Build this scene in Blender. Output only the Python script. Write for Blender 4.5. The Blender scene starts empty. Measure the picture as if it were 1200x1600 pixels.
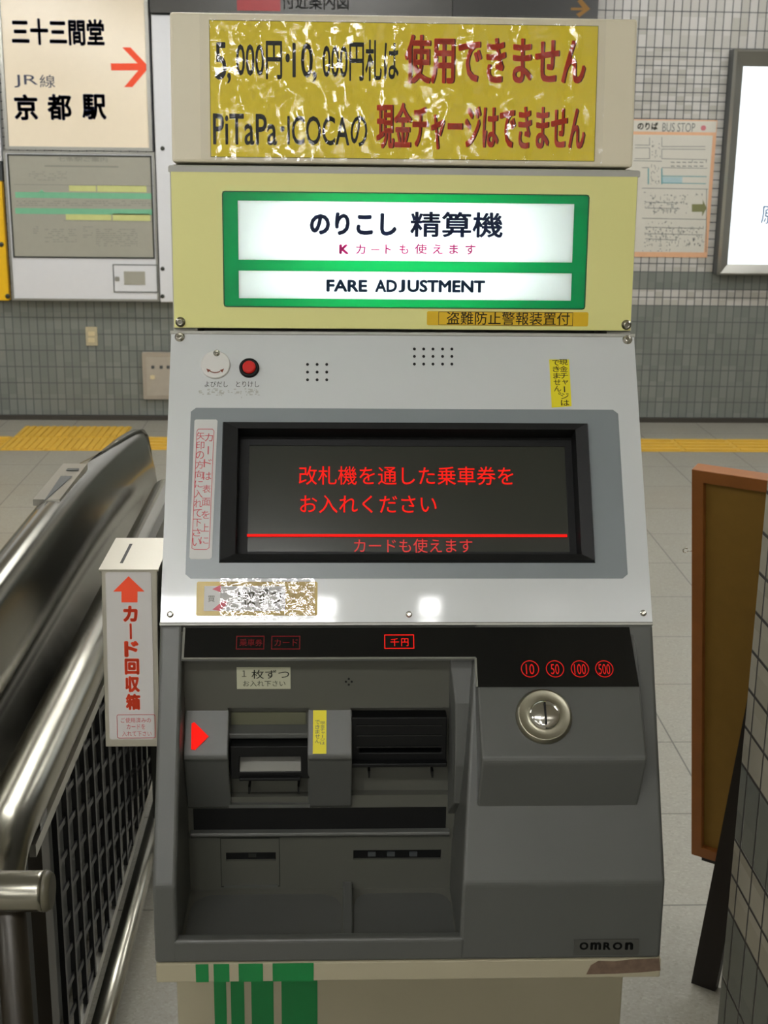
import bpy, math, random
from mathutils import Vector, Matrix, noise
random.seed(7)
C = bpy.context.scene.collection

# ------------------------------------------------------------------ camera
F, PITCH, YAW, ROLL, EYE = 2073.0, .2711, .0389, .0122, 1.5625   # focal length in pixels of the 1200x1600 frame
def ray(px, py):
    u = (px-600)/F; w = (py-800)/F
    a = u*math.cos(ROLL)+w*math.sin(ROLL); b = -u*math.sin(ROLL)+w*math.cos(ROLL)
    y = math.cos(PITCH)-b*math.sin(PITCH); z = -math.sin(PITCH)-b*math.cos(PITCH)
    return Vector((math.cos(YAW)*a+math.sin(YAW)*y, -math.sin(YAW)*a+math.cos(YAW)*y, z))
CAMP = Vector((0, 0, EYE))
def _dir(u, v, w):      # camera axes: right u, down v, forward w, given in image-aligned terms
    a = u*math.cos(ROLL)+v*math.sin(ROLL); b = -u*math.sin(ROLL)+v*math.cos(ROLL)
    y = w*math.cos(PITCH)-b*math.sin(PITCH); z = -w*math.sin(PITCH)-b*math.cos(PITCH)
    return Vector((math.cos(YAW)*a+math.sin(YAW)*y, -math.sin(YAW)*a+math.cos(YAW)*y, z))
cam = bpy.data.cameras.new('camera'); co = bpy.data.objects.new('camera', cam); C.objects.link(co)
R_, U_, B_ = _dir(1, 0, 0), -_dir(0, 1, 0), -_dir(0, 0, 1)
co.matrix_world = Matrix(((R_.x, U_.x, B_.x, 0), (R_.y, U_.y, B_.y, 0), (R_.z, U_.z, B_.z, EYE), (0, 0, 0, 1)))
cam.sensor_width = 36; cam.lens = F/1600*36; cam.clip_start = .05; cam.clip_end = 60
cam.dof.use_dof = True; cam.dof.focus_distance = 1.62; cam.dof.aperture_fstop = 18
bpy.context.scene.camera = co
vs = bpy.context.scene.view_settings
vs.view_transform = 'Standard'; vs.look = 'None'; vs.gamma = 1; vs.use_curve_mapping = False; vs.exposure = 0.0
w = bpy.data.worlds.new('world'); bpy.context.scene.world = w; w.use_nodes = True
w.node_tree.nodes['Background'].inputs[0].default_value = (.9, .95, 1, 1)
w.node_tree.nodes['Background'].inputs[1].default_value = .05

# strengths of the lamps of the place
TUBE, BACKLIGHT = 42.0, 1.6

# ------------------------------------------------------------------ materials
def lin(c):
    if isinstance(c, str):
        c = tuple(int(c[i:i+2], 16)/255 for i in (1, 3, 5))
    return tuple((x/12.92 if x <= .04045 else ((x+.055)/1.055)**2.4) for x in c)+(1,)
def mat(name, col, rough=.5, metal=0., spec=.5, coat=0., dirt=.08, scale=30., bump=0., bscale=400., emit=None, aniso=0):
    m = bpy.data.materials.new(name); m.use_nodes = True; nt = m.node_tree; b = nt.nodes['Principled BSDF']
    c = lin(col)
    n = nt.nodes.new('ShaderNodeTexNoise'); n.inputs['Scale'].default_value = scale; n.inputs['Detail'].default_value = 4
    g = nt.nodes.new('ShaderNodeNewGeometry'); nt.links.new(g.outputs['Position'], n.inputs['Vector'])
    mx = nt.nodes.new('ShaderNodeMix'); mx.data_type = 'RGBA'
    mx.inputs[6].default_value = tuple(x*(1-dirt) for x in c[:3])+(1,); mx.inputs[7].default_value = tuple(min(1, x*(1+dirt)) for x in c[:3])+(1,)
    nt.links.new(n.outputs['Fac'], mx.inputs[0]); nt.links.new(mx.outputs[2], b.inputs['Base Color'])
    b.inputs['Roughness'].default_value = rough; b.inputs['Metallic'].default_value = metal
    b.inputs['Specular IOR Level'].default_value = spec; b.inputs['Coat Weight'].default_value = coat; b.inputs['Coat Roughness'].default_value = .05
    if bump:
        n2 = nt.nodes.new('ShaderNodeTexNoise'); n2.inputs['Scale'].default_value = bscale; nt.links.new(g.outputs['Position'], n2.inputs['Vector'])
        bp = nt.nodes.new('ShaderNodeBump'); bp.inputs['Strength'].default_value = bump; bp.inputs['Distance'].default_value = .001
        nt.links.new(n2.outputs['Fac'], bp.inputs['Height']); nt.links.new(bp.outputs['Normal'], b.inputs['Normal'])
    if emit:
        b.inputs['Emission Color'].default_value = lin(emit[0]); b.inputs['Emission Strength'].default_value = emit[1]
    return m
def metal(name, col, rough=.25, grain=(1, 60, 60), amp=.15):
    m = bpy.data.materials.new(name); m.use_nodes = True; nt = m.node_tree; b = nt.nodes['Principled BSDF']
    b.inputs['Base Color'].default_value = lin(col); b.inputs['Metallic'].default_value = 1
    g = nt.nodes.new('ShaderNodeNewGeometry'); mp = nt.nodes.new('ShaderNodeMapping'); mp.inputs['Scale'].default_value = grain
    n = nt.nodes.new('ShaderNodeTexNoise'); n.inputs['Scale'].default_value = 8; n.inputs['Detail'].default_value = 3
    nt.links.new(g.outputs['Position'], mp.inputs[0]); nt.links.new(mp.outputs[0], n.inputs['Vector'])
    r = nt.nodes.new('ShaderNodeMapRange'); r.inputs[3].default_value = rough*(1-amp); r.inputs[4].default_value = rough*(1+amp)
    nt.links.new(n.outputs['Fac'], r.inputs[0]); nt.links.new(r.outputs[0], b.inputs['Roughness'])
    return m
def glow(name, col, s):
    m = bpy.data.materials.new(name); m.use_nodes = True; nt = m.node_tree; b = nt.nodes['Principled BSDF']
    b.inputs['Base Color'].default_value = (.01, .01, .01, 1); b.inputs['Roughness'].default_value = .6; b.inputs['Specular IOR Level'].default_value = .1
    b.inputs['Emission Color'].default_value = lin(col); b.inputs['Emission Strength'].default_value = s
    return m
def backlit(name, col, trans, gloss=.06):
    m = bpy.data.materials.new(name); m.use_nodes = True; nt = m.node_tree; nt.nodes.clear()
    o = nt.nodes.new('ShaderNodeOutputMaterial'); d = nt.nodes.new('ShaderNodeBsdfDiffuse'); t = nt.nodes.new('ShaderNodeBsdfTranslucent')
    d.inputs[0].default_value = lin(col); t.inputs[0].default_value = lin(col)
    gl = nt.nodes.new('ShaderNodeBsdfGlossy'); gl.inputs['Roughness'].default_value = .12
    a = nt.nodes.new('ShaderNodeMixShader'); a.inputs[0].default_value = trans
    nt.links.new(d.outputs[0], a.inputs[1]); nt.links.new(t.outputs[0], a.inputs[2])
    b = nt.nodes.new('ShaderNodeMixShader'); b.inputs[0].default_value = gloss
    nt.links.new(a.outputs[0], b.inputs[1]); nt.links.new(gl.outputs[0], b.inputs[2]); nt.links.new(b.outputs[0], o.inputs[0])
    return m
def film(name, strength, bscale, base=.06, bump=.5, dist=.0003, tint='#ffffff', stretch=(1, 1, 1)):
    m = bpy.data.materials.new(name); m.use_nodes = True; nt = m.node_tree; nt.nodes.clear()
    o = nt.nodes.new('ShaderNodeOutputMaterial'); t = nt.nodes.new('ShaderNodeBsdfTransparent'); t.inputs[0].default_value = lin(tint)
    gl = nt.nodes.new('ShaderNodeBsdfGlossy'); gl.inputs['Roughness'].default_value = .03
    lw = nt.nodes.new('ShaderNodeFresnel'); lw.inputs['IOR'].default_value = 1.45
    ad = nt.nodes.new('ShaderNodeMath'); ad.operation = 'MULTIPLY_ADD'; ad.inputs[1].default_value = strength; ad.inputs[2].default_value = base
    n = nt.nodes.new('ShaderNodeTexNoise'); n.inputs['Scale'].default_value = bscale; n.inputs['Detail'].default_value = 3
    g = nt.nodes.new('ShaderNodeNewGeometry'); mp = nt.nodes.new('ShaderNodeMapping'); mp.inputs['Scale'].default_value = stretch
    nt.links.new(g.outputs['Position'], mp.inputs[0]); nt.links.new(mp.outputs[0], n.inputs['Vector'])
    bp = nt.nodes.new('ShaderNodeBump'); bp.inputs['Strength'].default_value = bump; bp.inputs['Distance'].default_value = dist
    nt.links.new(n.outputs['Fac'], bp.inputs['Height'])
    nt.links.new(bp.outputs['Normal'], gl.inputs['Normal']); nt.links.new(lw.outputs[0], ad.inputs[0])
    mx = nt.nodes.new('ShaderNodeMixShader'); nt.links.new(ad.outputs[0], mx.inputs[0]); nt.links.new(t.outputs[0], mx.inputs[1]); nt.links.new(gl.outputs[0], mx.inputs[2])
    nt.links.new(mx.outputs[0], o.inputs[0])
    return m

def math_node(nt, op, a, b=None, c=None):
    n = nt.nodes.new('ShaderNodeMath'); n.operation = op
    for i, v in enumerate((a, b, c)):
        if v is None: continue
        if isinstance(v, (int, float)): n.inputs[i].default_value = v
        else: nt.links.new(v, n.inputs[i])
    return n.outputs[0]
def mix_node(nt, f, a, b):
    n = nt.nodes.new('ShaderNodeMix'); n.data_type = 'RGBA'
    for i, v in ((0, f), (6, a), (7, b)):
        if isinstance(v, (int, float)): n.inputs[i].default_value = v
        elif isinstance(v, tuple): n.inputs[i].default_value = v
        else: nt.links.new(v, n.inputs[i])
    return n.outputs[2]

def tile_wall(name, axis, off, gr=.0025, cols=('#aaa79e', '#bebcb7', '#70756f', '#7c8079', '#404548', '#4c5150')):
    """mosaic tile in bands of height; axis 'X' or 'Y' runs along the wall"""
    m = bpy.data.materials.new(name); m.use_nodes = True; nt = m.node_tree; b = nt.nodes['Principled BSDF']
    g = nt.nodes.new('ShaderNodeNewGeometry'); s = nt.nodes.new('ShaderNodeSeparateXYZ'); nt.links.new(g.outputs['Position'], s.inputs[0])
    z = s.outputs['Z']; x = s.outputs[axis]
    M = lambda *a: math_node(nt, *a)
    # row coordinate v and row height h
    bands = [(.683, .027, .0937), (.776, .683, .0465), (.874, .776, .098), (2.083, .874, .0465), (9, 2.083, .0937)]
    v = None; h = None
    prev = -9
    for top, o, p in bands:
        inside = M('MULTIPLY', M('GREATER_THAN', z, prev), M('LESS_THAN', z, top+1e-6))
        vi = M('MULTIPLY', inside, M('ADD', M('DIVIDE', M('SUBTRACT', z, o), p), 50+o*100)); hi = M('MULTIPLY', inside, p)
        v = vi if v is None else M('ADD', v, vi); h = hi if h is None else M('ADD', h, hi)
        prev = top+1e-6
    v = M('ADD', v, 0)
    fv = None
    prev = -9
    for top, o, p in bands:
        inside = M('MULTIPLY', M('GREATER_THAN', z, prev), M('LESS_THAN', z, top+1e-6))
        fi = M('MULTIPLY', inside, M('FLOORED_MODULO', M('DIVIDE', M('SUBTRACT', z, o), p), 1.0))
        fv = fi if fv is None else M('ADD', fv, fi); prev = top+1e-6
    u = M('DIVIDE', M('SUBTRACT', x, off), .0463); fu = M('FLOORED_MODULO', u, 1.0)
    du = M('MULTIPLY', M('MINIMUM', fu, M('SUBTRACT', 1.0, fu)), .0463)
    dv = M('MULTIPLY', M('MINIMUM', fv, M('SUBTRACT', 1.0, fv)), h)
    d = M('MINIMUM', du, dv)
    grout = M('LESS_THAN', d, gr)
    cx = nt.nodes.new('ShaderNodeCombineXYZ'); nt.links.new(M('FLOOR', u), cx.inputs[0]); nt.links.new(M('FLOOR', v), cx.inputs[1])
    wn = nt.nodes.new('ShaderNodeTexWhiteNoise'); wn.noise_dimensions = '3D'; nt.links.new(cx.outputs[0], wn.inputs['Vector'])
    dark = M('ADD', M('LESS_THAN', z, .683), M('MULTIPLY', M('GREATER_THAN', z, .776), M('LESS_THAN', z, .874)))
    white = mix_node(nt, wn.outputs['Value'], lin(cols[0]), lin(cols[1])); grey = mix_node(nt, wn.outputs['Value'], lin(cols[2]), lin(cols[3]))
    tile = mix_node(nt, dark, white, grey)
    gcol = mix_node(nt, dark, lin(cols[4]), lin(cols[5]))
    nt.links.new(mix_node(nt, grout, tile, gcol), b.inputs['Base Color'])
    rr = M('MULTIPLY_ADD', grout, .5, .22); nt.links.new(rr, b.inputs['Roughness'])
    hgt = M('MINIMUM', M('DIVIDE', d, .003), 1.0)
    tilt = M('MULTIPLY', wn.outputs['Value'], M('MULTIPLY', fu, .12))
    bp = nt.nodes.new('ShaderNodeBump'); bp.inputs['Strength'].default_value = .6; bp.inputs['Distance'].default_value = .0012
    nt.links.new(M('ADD', hgt, tilt), bp.inputs['Height']); nt.links.new(bp.outputs['Normal'], b.inputs['Normal'])
    return m

def floor_mat():
    m = bpy.data.materials.new('terrazzo_tiles'); m.use_nodes = True; nt = m.node_tree; b = nt.nodes['Principled BSDF']
    g = nt.nodes.new('ShaderNodeNewGeometry'); s = nt.nodes.new('ShaderNodeSeparateXYZ'); nt.links.new(g.outputs['Position'], s.inputs[0])
    M = lambda *a: math_node(nt, *a)
    u = M('DIVIDE', M('SUBTRACT', s.outputs['X'], 2.1218), .4); v = M('DIVIDE', M('SUBTRACT', s.outputs['Y'], 2.4842), .4)
    fu = M('FLOORED_MODULO', u, 1.0); fv = M('FLOORED_MODULO', v, 1.0)
    d = M('MULTIPLY', M('MINIMUM', M('MINIMUM', fu, M('SUBTRACT', 1.0, fu)), M('MINIMUM', fv, M('SUBTRACT', 1.0, fv))), .4)
    j = M('LESS_THAN', d, .0021)
    cx = nt.nodes.new('ShaderNodeCombineXYZ'); nt.links.new(M('FLOOR', u), cx.inputs[0]); nt.links.new(M('FLOOR', v), cx.inputs[1])
    wn = nt.nodes.new('ShaderNodeTexWhiteNoise'); wn.noise_dimensions = '3D'; nt.links.new(cx.outputs[0], wn.inputs['Vector'])
    vo = nt.nodes.new('ShaderNodeTexVoronoi'); vo.inputs['Scale'].default_value = 190; nt.links.new(g.outputs['Position'], vo.inputs['Vector'])
    chip = nt.nodes.new('ShaderNodeSeparateColor'); nt.links.new(vo.outputs['Color'], chip.inputs[0])
    r = nt.nodes.new('ShaderNodeValToRGB'); e = r.color_ramp.elements
    e[0].position = 0; e[0].color = lin('#767369'); e[1].position = 1; e[1].color = lin('#a5a297')
    for p, c in ((.15, '#898679'), (.6, '#918e82'), (.85, '#979489')):
        q = e.new(p); q.color = lin(c)
    nt.links.new(chip.outputs[0], r.inputs[0])
    base = mix_node(nt, .45, lin('#8f8c80'), r.outputs[0])
    n = nt.nodes.new('ShaderNodeTexNoise'); n.inputs['Scale'].default_value = 2.2; n.inputs['Detail'].default_value = 5; nt.links.new(g.outputs['Position'], n.inputs['Vector'])
    st = M('MULTIPLY', M('MAXIMUM', M('SUBTRACT', n.outputs['Fac'], .52), 0), 1.6)
    base = mix_node(nt, st, base, lin('#8a7c66'))
    base = mix_node(nt, M('MULTIPLY', wn.outputs['Value'], .12), base, lin('#7c7b72'))
    nt.links.new(mix_node(nt, j, base, lin('#55534c')), b.inputs['Base Color'])
    b.inputs['Roughness'].default_value = .42
    return m

MT = dict(
    white=mat('grey_white_enamel', '#d3d6d6', .3, spec=.5, coat=1., dirt=.03, scale=8),
    trim=mat('light_grey_enamel', '#b5b4ac', .35, dirt=.05),
    cream=mat('cream_board', '#ebe2c9', .5, dirt=.05, scale=9),
    ivory=mat('ivory_enamel', '#a9a188', .45, dirt=.06, scale=12),
    lid=mat('pale_yellow_enamel', '#efeb9c', .38, dirt=.03, scale=12),
    bezel=mat('slate_grey_paint', '#82898c', .3, dirt=.03),
    body=mat('dark_grey_plastic', '#535450', .33, dirt=.05, scale=14, bump=.15, bscale=1800),
    body2=mat('darker_grey_plastic', '#52524a', .5, dirt=.05, scale=14),
    black=mat('black_plastic', '#090a0a', .5, spec=.3, dirt=.1),
    gloss=mat('smoked_black_acrylic', '#0b0c0c', .12, dirt=.1),
    glass=mat('smoked_screen_glass', '#34362f', .16, dirt=.08, scale=5),
    olive=mat('olive_grey_plastic', '#5c5c48', .5),
    navy=mat('navy_ink', '#152c5c', .4), ink=mat('black_ink', '#20231c', .4), bred=mat('red_ink', '#ff5026', .45),
    dred=mat('dark_red_ink', '#7c3a20', .45), magenta=mat('magenta_ink', '#dd2a90', .45), crimson=mat('crimson_ink', '#c24a52', .5),
    yellow=mat('yellow_paper', '#ecd41c', .55, dirt=.04), sun=mat('yellow_vinyl', '#ecdd1c', .5, dirt=.03), gold=mat('gold_yellow_vinyl', '#e8bd18', .45, dirt=.06),
    brass=mat('yellowed_tape', '#c4a850', .3, dirt=.15, scale=80), paper=mat('white_vinyl', '#cfcecb', .45, dirt=.02), paper2=mat('cream_vinyl', '#b9b9a0', .5, dirt=.02),
    green=mat('green_paint', '#0c7a3c', .4, dirt=.05), rust=mat('rusty_scrape', '#6b5747', .7, dirt=.45, scale=120),
    redbtn=mat('red_button', '#d01e18', .3), smudge=mat('grey_smudge', '#b4b5ae', .5, dirt=.1, scale=200),
    steel=metal('brushed_stainless', '#9f9c90', .26, (200, 2, 200), .04), chrome=metal('polished_steel', '#cfccc2', .12), satin=metal('satin_steel', '#c3bfb2', .34, (60, 60, 2)),
    gatesteel=metal('gate_stainless', '#77756b', .19, (100, 1, 100), .05), darksteel=metal('dark_steel', '#4b4d49', .35),
    mesh=mat('black_mesh_paint', '#17181a', .4, dirt=.1), post=mat('brown_post_paint', '#2e281e', .35, metal=.2),
    panel=mat('slate_panel', '#3a3d3a', .5), beige=mat('beige_sign_face', '#f6e8cf', .14, spec=.5, dirt=.02), wht=mat('white_enamel', '#dedfe2', .22, dirt=.02),
    poster=mat('poster_paper', '#c9c6ba', .6, dirt=.03), peach=mat('peach_ink', '#d8a883', .6), gline=mat('grey_ink', '#6b6e6c', .6), teal=mat('teal_ink', '#4d9096', .6),
    lblue=mat('pale_blue_ink', '#a3bcc0', .6), mapgrey=mat('map_paper', '#a3a194', .25, dirt=.04), mint=mat('mint_ink', '#77b892', .3), lime=mat('pale_lime_ink', '#c9cc86', .3),
    tact=mat('tactile_yellow', '#cda53a', .6, dirt=.12, scale=12), signyel=mat('deep_yellow_enamel', '#f0bd0a', .4), wood=mat('orange_wood', '#a0622c', .45, dirt=.15, scale=30),
    cork=mat('mustard_board', '#94702a', .7, dirt=.1, scale=40), legblack=mat('dark_brown_leg', '#1b1310', .45), header=mat('dark_header', '#3c3b37', .3), header2=mat('dark_header_end', '#2c2c2a', .3),
    logo=mat('red_enamel', '#8e0a12', .4), orange=mat('brown_orange_ink', '#8d6420', .5), outlet=mat('outlet_beige', '#b3a98b', .5), cabinet=mat('taupe_cabinet', '#a09788', .4),
    outin=mat('outlet_ivory', '#cfc29a', .4), ceil=mat('ceiling_panel', '#c9c9c4', .7), plain=mat('plain_wall', '#a3a29c', .6), frame=metal('grey_aluminium', '#b2b1aa', .3, (40, 40, 2)), fdark=mat('dark_gasket', '#45494a', .4),
    led=glow('red_led', '#ff1608', 1.1), leddim=glow('dim_red_led', '#8e0a12', .4), ledmid=glow('half_lit_led', '#ff1a10', .6), ledline=glow('red_line_glow', '#ff1408', .9), arrowled=glow('arrow_led', '#ff1406', 1.0),
    white_sign=backlit('backlit_white_acrylic', '#f2f7fb', .6), green_sign=backlit('backlit_green_acrylic', '#02b47c', .6),
    boxglow=glow('light_box_face', '#f4fbff', 1.6), blue=mat('blue_ink', '#1c5c8e', .4),
    film=film('laminate_film', 1.9, 170, .0, .8, .00025), tape=film('crinkled_tape', 3.5, 260, .03, 1.0, .0003),
    tube=glow('fluorescent_tube', '#fffefb', 1.0), tile_far=tile_wall('mosaic_tiles_far', 'X', 1.8342), tile_pillar_shaded=tile_wall('mosaic_tiles_pillar_shaded', 'Y', 1.39-.0463*.5, .0020, ('#938d7c', '#a09a8b', '#5d615c', '#666a63', '#2f2b26', '#2f2b26')), floor=floor_mat(),  # pillar tiles: warm beige, with the dimness near the viewer put into darker colours
)
MT['tube'].node_tree.nodes['Principled BSDF'].inputs['Emission Strength'].default_value = TUBE

# ------------------------------------------------------------------ mesh helpers
class MB:
    def __init__(s): s.v = []; s.f = []; s.sm = set()
    def add(s, vs, fs, smooth=False):
        n = len(s.v); s.v += [Vector(a) for a in vs]
        for f in fs:
            if smooth: s.sm.add(len(s.f))
            s.f.append([n+i for i in f])
        return s
    def box(s, a, b):
        (x0, y0, z0), (x1, y1, z1) = a, b
        vs = [(x, y, z) for z in (z0, z1) for y in (y0, y1) for x in (x0, x1)]
        return s.add(vs, [(0, 2, 3, 1), (4, 5, 7, 6), (0, 1, 5, 4), (2, 6, 7, 3), (0, 4, 6, 2), (1, 3, 7, 5)])
    def prism(s, poly, a, b, smooth=False):
        """poly = list of points (Vectors) ; extrude from point-list a to point-list b"""
        n = len(a); vs = list(a)+list(b)
        fs = [tuple(range(n))[::-1], tuple(range(n, 2*n))]
        s.add(vs, fs)
        return s.add(vs, [(i, (i+1) % n, n+(i+1) % n, n+i) for i in range(n)], smooth)
    def yz(s, prof, x0, x1):
        """extrude (y,z) profile along X; x0/x1 numbers or per-point lists"""
        X0 = x0 if isinstance(x0, (list, tuple)) else [x0]*len(prof); X1 = x1 if isinstance(x1, (list, tuple)) else [x1]*len(prof)
        return s.prism(None, [(X0[i], p[0], p[1]) for i, p in enumerate(prof)], [(X1[i], p[0], p[1]) for i, p in enumerate(prof)])
    def tube(s, pts, r, seg=20, caps=True):
        pts = [Vector(p) for p in pts]; rings = []
        for i, p in enumerate(pts):
            t = (pts[min(i+1, len(pts)-1)]-pts[max(i-1, 0)]).normalized()
            a = t.orthogonal().normalized() if i == 0 else (rings[-1][1]-t*rings[-1][1].dot(t)).normalized()
            rings.append((p, a, t.cross(a), r[i] if isinstance(r, (list, tuple)) else r))
        vs = []; fs = []
        for p, a, b, rr in rings:
            for k in range(seg):
                th = 2*math.pi*k/seg; vs.append(p+a*rr*math.cos(th)+b*rr*math.sin(th))
        for i in range(len(rings)-1):
            for k in range(seg):
                fs.append((i*seg+k, i*seg+(k+1) % seg, (i+1)*seg+(k+1) % seg, (i+1)*seg+k))
        s.add(vs, fs, True)
        if caps: s.add(vs[:seg], [tuple(range(seg))[::-1]]); s.add(vs[-seg:], [tuple(range(seg))])
        return s
    def lathe(s, o, U, V, N, prof, seg=40):
        """prof = [(radius, height along N)]"""
        vs = []; fs = []
        for r, h in prof:
            for k in range(seg):
                t = 2*math.pi*k/seg; vs.append(o+U*r*math.cos(t)+V*r*math.sin(t)+N*h)
        for i in range(len(prof)-1):
            for k in range(seg):
                fs.append((i*seg+k, i*seg+(k+1) % seg, (i+1)*seg+(k+1) % seg, (i+1)*seg+k))
        s.add(vs, fs, True); s.add(vs[-seg:], [tuple(range(seg))]); return s

def root_of(o):
    while o.parent: o = o.parent
    return o
def build(name, mb, m, parent=None, loc=None, bevel=0., seg=2):
    base = root_of(parent).location if parent else Vector(loc or (0, 0, 0))
    me = bpy.data.meshes.new(name); me.from_pydata([v-base for v in mb.v], [], mb.f); me.update()
    for i in mb.sm: me.polygons[i].use_smooth = True
    me.materials.append(m if not isinstance(m, str) else MT[m])
    o = bpy.data.objects.new(name, me); C.objects.link(o)
    if parent: o.parent = parent
    else: o.location = base
    import bmesh
    bm = bmesh.new(); bm.from_mesh(me); bmesh.ops.remove_doubles(bm, verts=bm.verts, dist=1e-6); bmesh.ops.recalc_face_normals(bm, faces=bm.faces)
    if bevel:
        ed = [e for e in bm.edges if len(e.link_faces) == 2 and e.calc_face_angle(0) > .3]
        bmesh.ops.bevel(bm, geom=ed, offset=bevel, segments=seg, profile=.5, affect='EDGES')
    bm.to_mesh(me); bm.free()
    return o
def thing(name, label, cat, loc, group=None):
    o = bpy.data.objects.new(name, None); C.objects.link(o); o.location = loc; o.empty_display_size = .1
    return tag(o, label, cat, group)
def tag(o, label, cat, group=None):
    o['label'] = label; o['category'] = cat
    if group: o['group'] = group
    return o
def struct(name, mb, m, label=None, cat=None, bevel=0):
    o = build(name, mb, m, bevel=bevel); o['kind'] = 'structure'
    if label: o['label'] = label
    if cat: o['category'] = cat
    return o

class Face:
    def __init__(s, o, U=(1, 0, 0), V=(0, 0, 1)):
        s.o = Vector(o); s.U = Vector(U).normalized(); s.V = Vector(V).normalized(); s.N = s.U.cross(s.V)
    def up(s, d): f = Face(s.o+s.N*d, s.U, s.V); return f
    def uv(s, px, py):
        d = ray(px, py); t = (s.o-CAMP).dot(s.N)/d.dot(s.N); h = CAMP+d*t-s.o
        return h.dot(s.U), h.dot(s.V)
    def P(s, u, v, n=0): return s.o+s.U*u+s.V*v+s.N*n
    def rect(s, x0, y0, x1, y1):
        a, b, c, d = s.uv(x0, y0), s.uv(x1, y0), s.uv(x1, y1), s.uv(x0, y1)
        return (a[0]+d[0])/2, (b[0]+c[0])/2, (c[1]+d[1])/2, (a[1]+b[1])/2      # u0,u1,v0,v1
def W3(px, py, Y): d = ray(px, py); return CAMP+d*(Y/d.y)
def rpoly(u0, u1, v0, v1, r, n=5):
    if r <= 0: return [(u0, v0), (u1, v0), (u1, v1), (u0, v1)]
    out = []
    for cx, cy, a in ((u1-r, v0+r, -90), (u1-r, v1-r, 0), (u0+r, v1-r, 90), (u0+r, v0+r, 180)):
        for k in range(n+1):
            t = math.radians(a+90*k/n); out.append((cx+r*math.cos(t), cy+r*math.sin(t)))
    return out
def slab(mb, f, q, n0, n1, r=0):
    p = rpoly(*q, r) if len(q) == 4 and not isinstance(q[0], tuple) else q
    return mb.prism(None, [f.P(u, v, n0) for u, v in p], [f.P(u, v, n1) for u, v in p])
def ring(mb, f, q, t, n0, n1, r=0):
    """rectangular outline of line width t"""
    u0, u1, v0, v1 = q
    A = rpoly(u0, u1, v0, v1, r); B = rpoly(u0+t, u1-t, v0+t, v1-t, max(r-t, 1e-5) if r else 0)
    n = len(A); vs = [f.P(u, v, n1) for u, v in A]+[f.P(u, v, n1) for u, v in B]+[f.P(u, v, n0) for u, v in A]+[f.P(u, v, n0) for u, v in B]
    fs = []
    for i in range(n):
        j = (i+1) % n
        fs += [(i, j, n+j, n+i), (2*n+i, 3*n+i, 3*n+j, 2*n+j), (i, 2*n+i, 2*n+j, j), (n+i, n+j, 3*n+j, 3*n+i)]
    return mb.add(vs, fs)
def holed(mb, f, q, holes, n0, n1):
    """plate with rectangular holes"""
    us = sorted({q[0], q[1], *[h[0] for h in holes], *[h[1] for h in holes]}); vs_ = sorted({q[2], q[3], *[h[2] for h in holes], *[h[3] for h in holes]})
    us = [u for u in us if q[0]-1e-9 <= u <= q[1]+1e-9]; vs_ = [v for v in vs_ if q[2]-1e-9 <= v <= q[3]+1e-9]
    solid = lambda i, j: 0 <= i < len(us)-1 and 0 <= j < len(vs_)-1 and not any(h[0]-1e-9 <= us[i] and us[i+1] <= h[1]+1e-9 and h[2]-1e-9 <= vs_[j] and vs_[j+1] <= h[3]+1e-9 for h in holes)
    for i in range(len(us)-1):
        for j in range(len(vs_)-1):
            if not solid(i, j): continue
            a, b, c, d = us[i], us[i+1], vs_[j], vs_[j+1]
            for n in (n0, n1): mb.add([f.P(a, c, n), f.P(b, c, n), f.P(b, d, n), f.P(a, d, n)], [(0, 1, 2, 3)])
            for (di, dj, e) in ((-1, 0, ((a, c), (a, d))), (1, 0, ((b, c), (b, d))), (0, -1, ((a, c), (b, c))), (0, 1, ((a, d), (b, d)))):
                if not solid(i+di, j+dj):
                    mb.add([f.P(*e[0], n0), f.P(*e[1], n0), f.P(*e[1], n1), f.P(*e[0], n1)], [(0, 1, 2, 3)])
    return mb

_glyphs = {}
def glyph_mesh(body, bold):
    k = (body, bold)
    if k not in _glyphs:
        cu = bpy.data.curves.new('t', 'FONT'); cu.body = body; cu.size = 1; cu.resolution_u = 3
        ob = bpy.data.objects.new('t', cu); C.objects.link(ob)
        dg = bpy.context.evaluated_depsgraph_get(); dg.update(); me = ob.evaluated_get(dg).to_mesh()
        vs = [(v.co.x, v.co.y) for v in me.vertices]; fs = [tuple(p.vertices) for p in me.polygons]
        ob.evaluated_get(dg).to_mesh_clear(); bpy.data.objects.remove(ob); bpy.data.curves.remove(cu)
        _glyphs[k] = (vs, fs)
    return _glyphs[k]
def text_into(mb, f, body, q, n, bold=.0, rot=False):
    vs, fs = glyph_mesh(body, 0)
    if not vs: return mb
    if rot: vs = [(y, -x) for x, y in vs]
    x0 = min(a for a, b in vs); x1 = max(a for a, b in vs); y0 = min(b for a, b in vs); y1 = max(b for a, b in vs)
    u0, u1, v0, v1 = q
    bold = max(0, bold); sx = (u1-u0)/(x1-x0+2*bold); sy = (v1-v0)/(y1-y0+2*bold)
    for k in range(8 if bold else 1):
        dx, dy = (bold*(1+math.cos(k*math.pi/4)), bold*(1+math.sin(k*math.pi/4))) if bold else (0, 0)
        mb.add([f.P(u0+(a-x0+dx)*sx, v0+(b-y0+dy)*sy, n) for a, b in vs], fs)
    return mb
def lettering(name, parent, f, items, m, n=.0006, bold=.02):
    """items: (string, px rect) horizontally set; one mesh"""
    mb = MB()
    for it in items:
        text_into(mb, f, it[0], f.rect(*it[1]), n, it[2] if len(it) > 2 else bold)
    return build(name, mb, m, parent)
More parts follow.
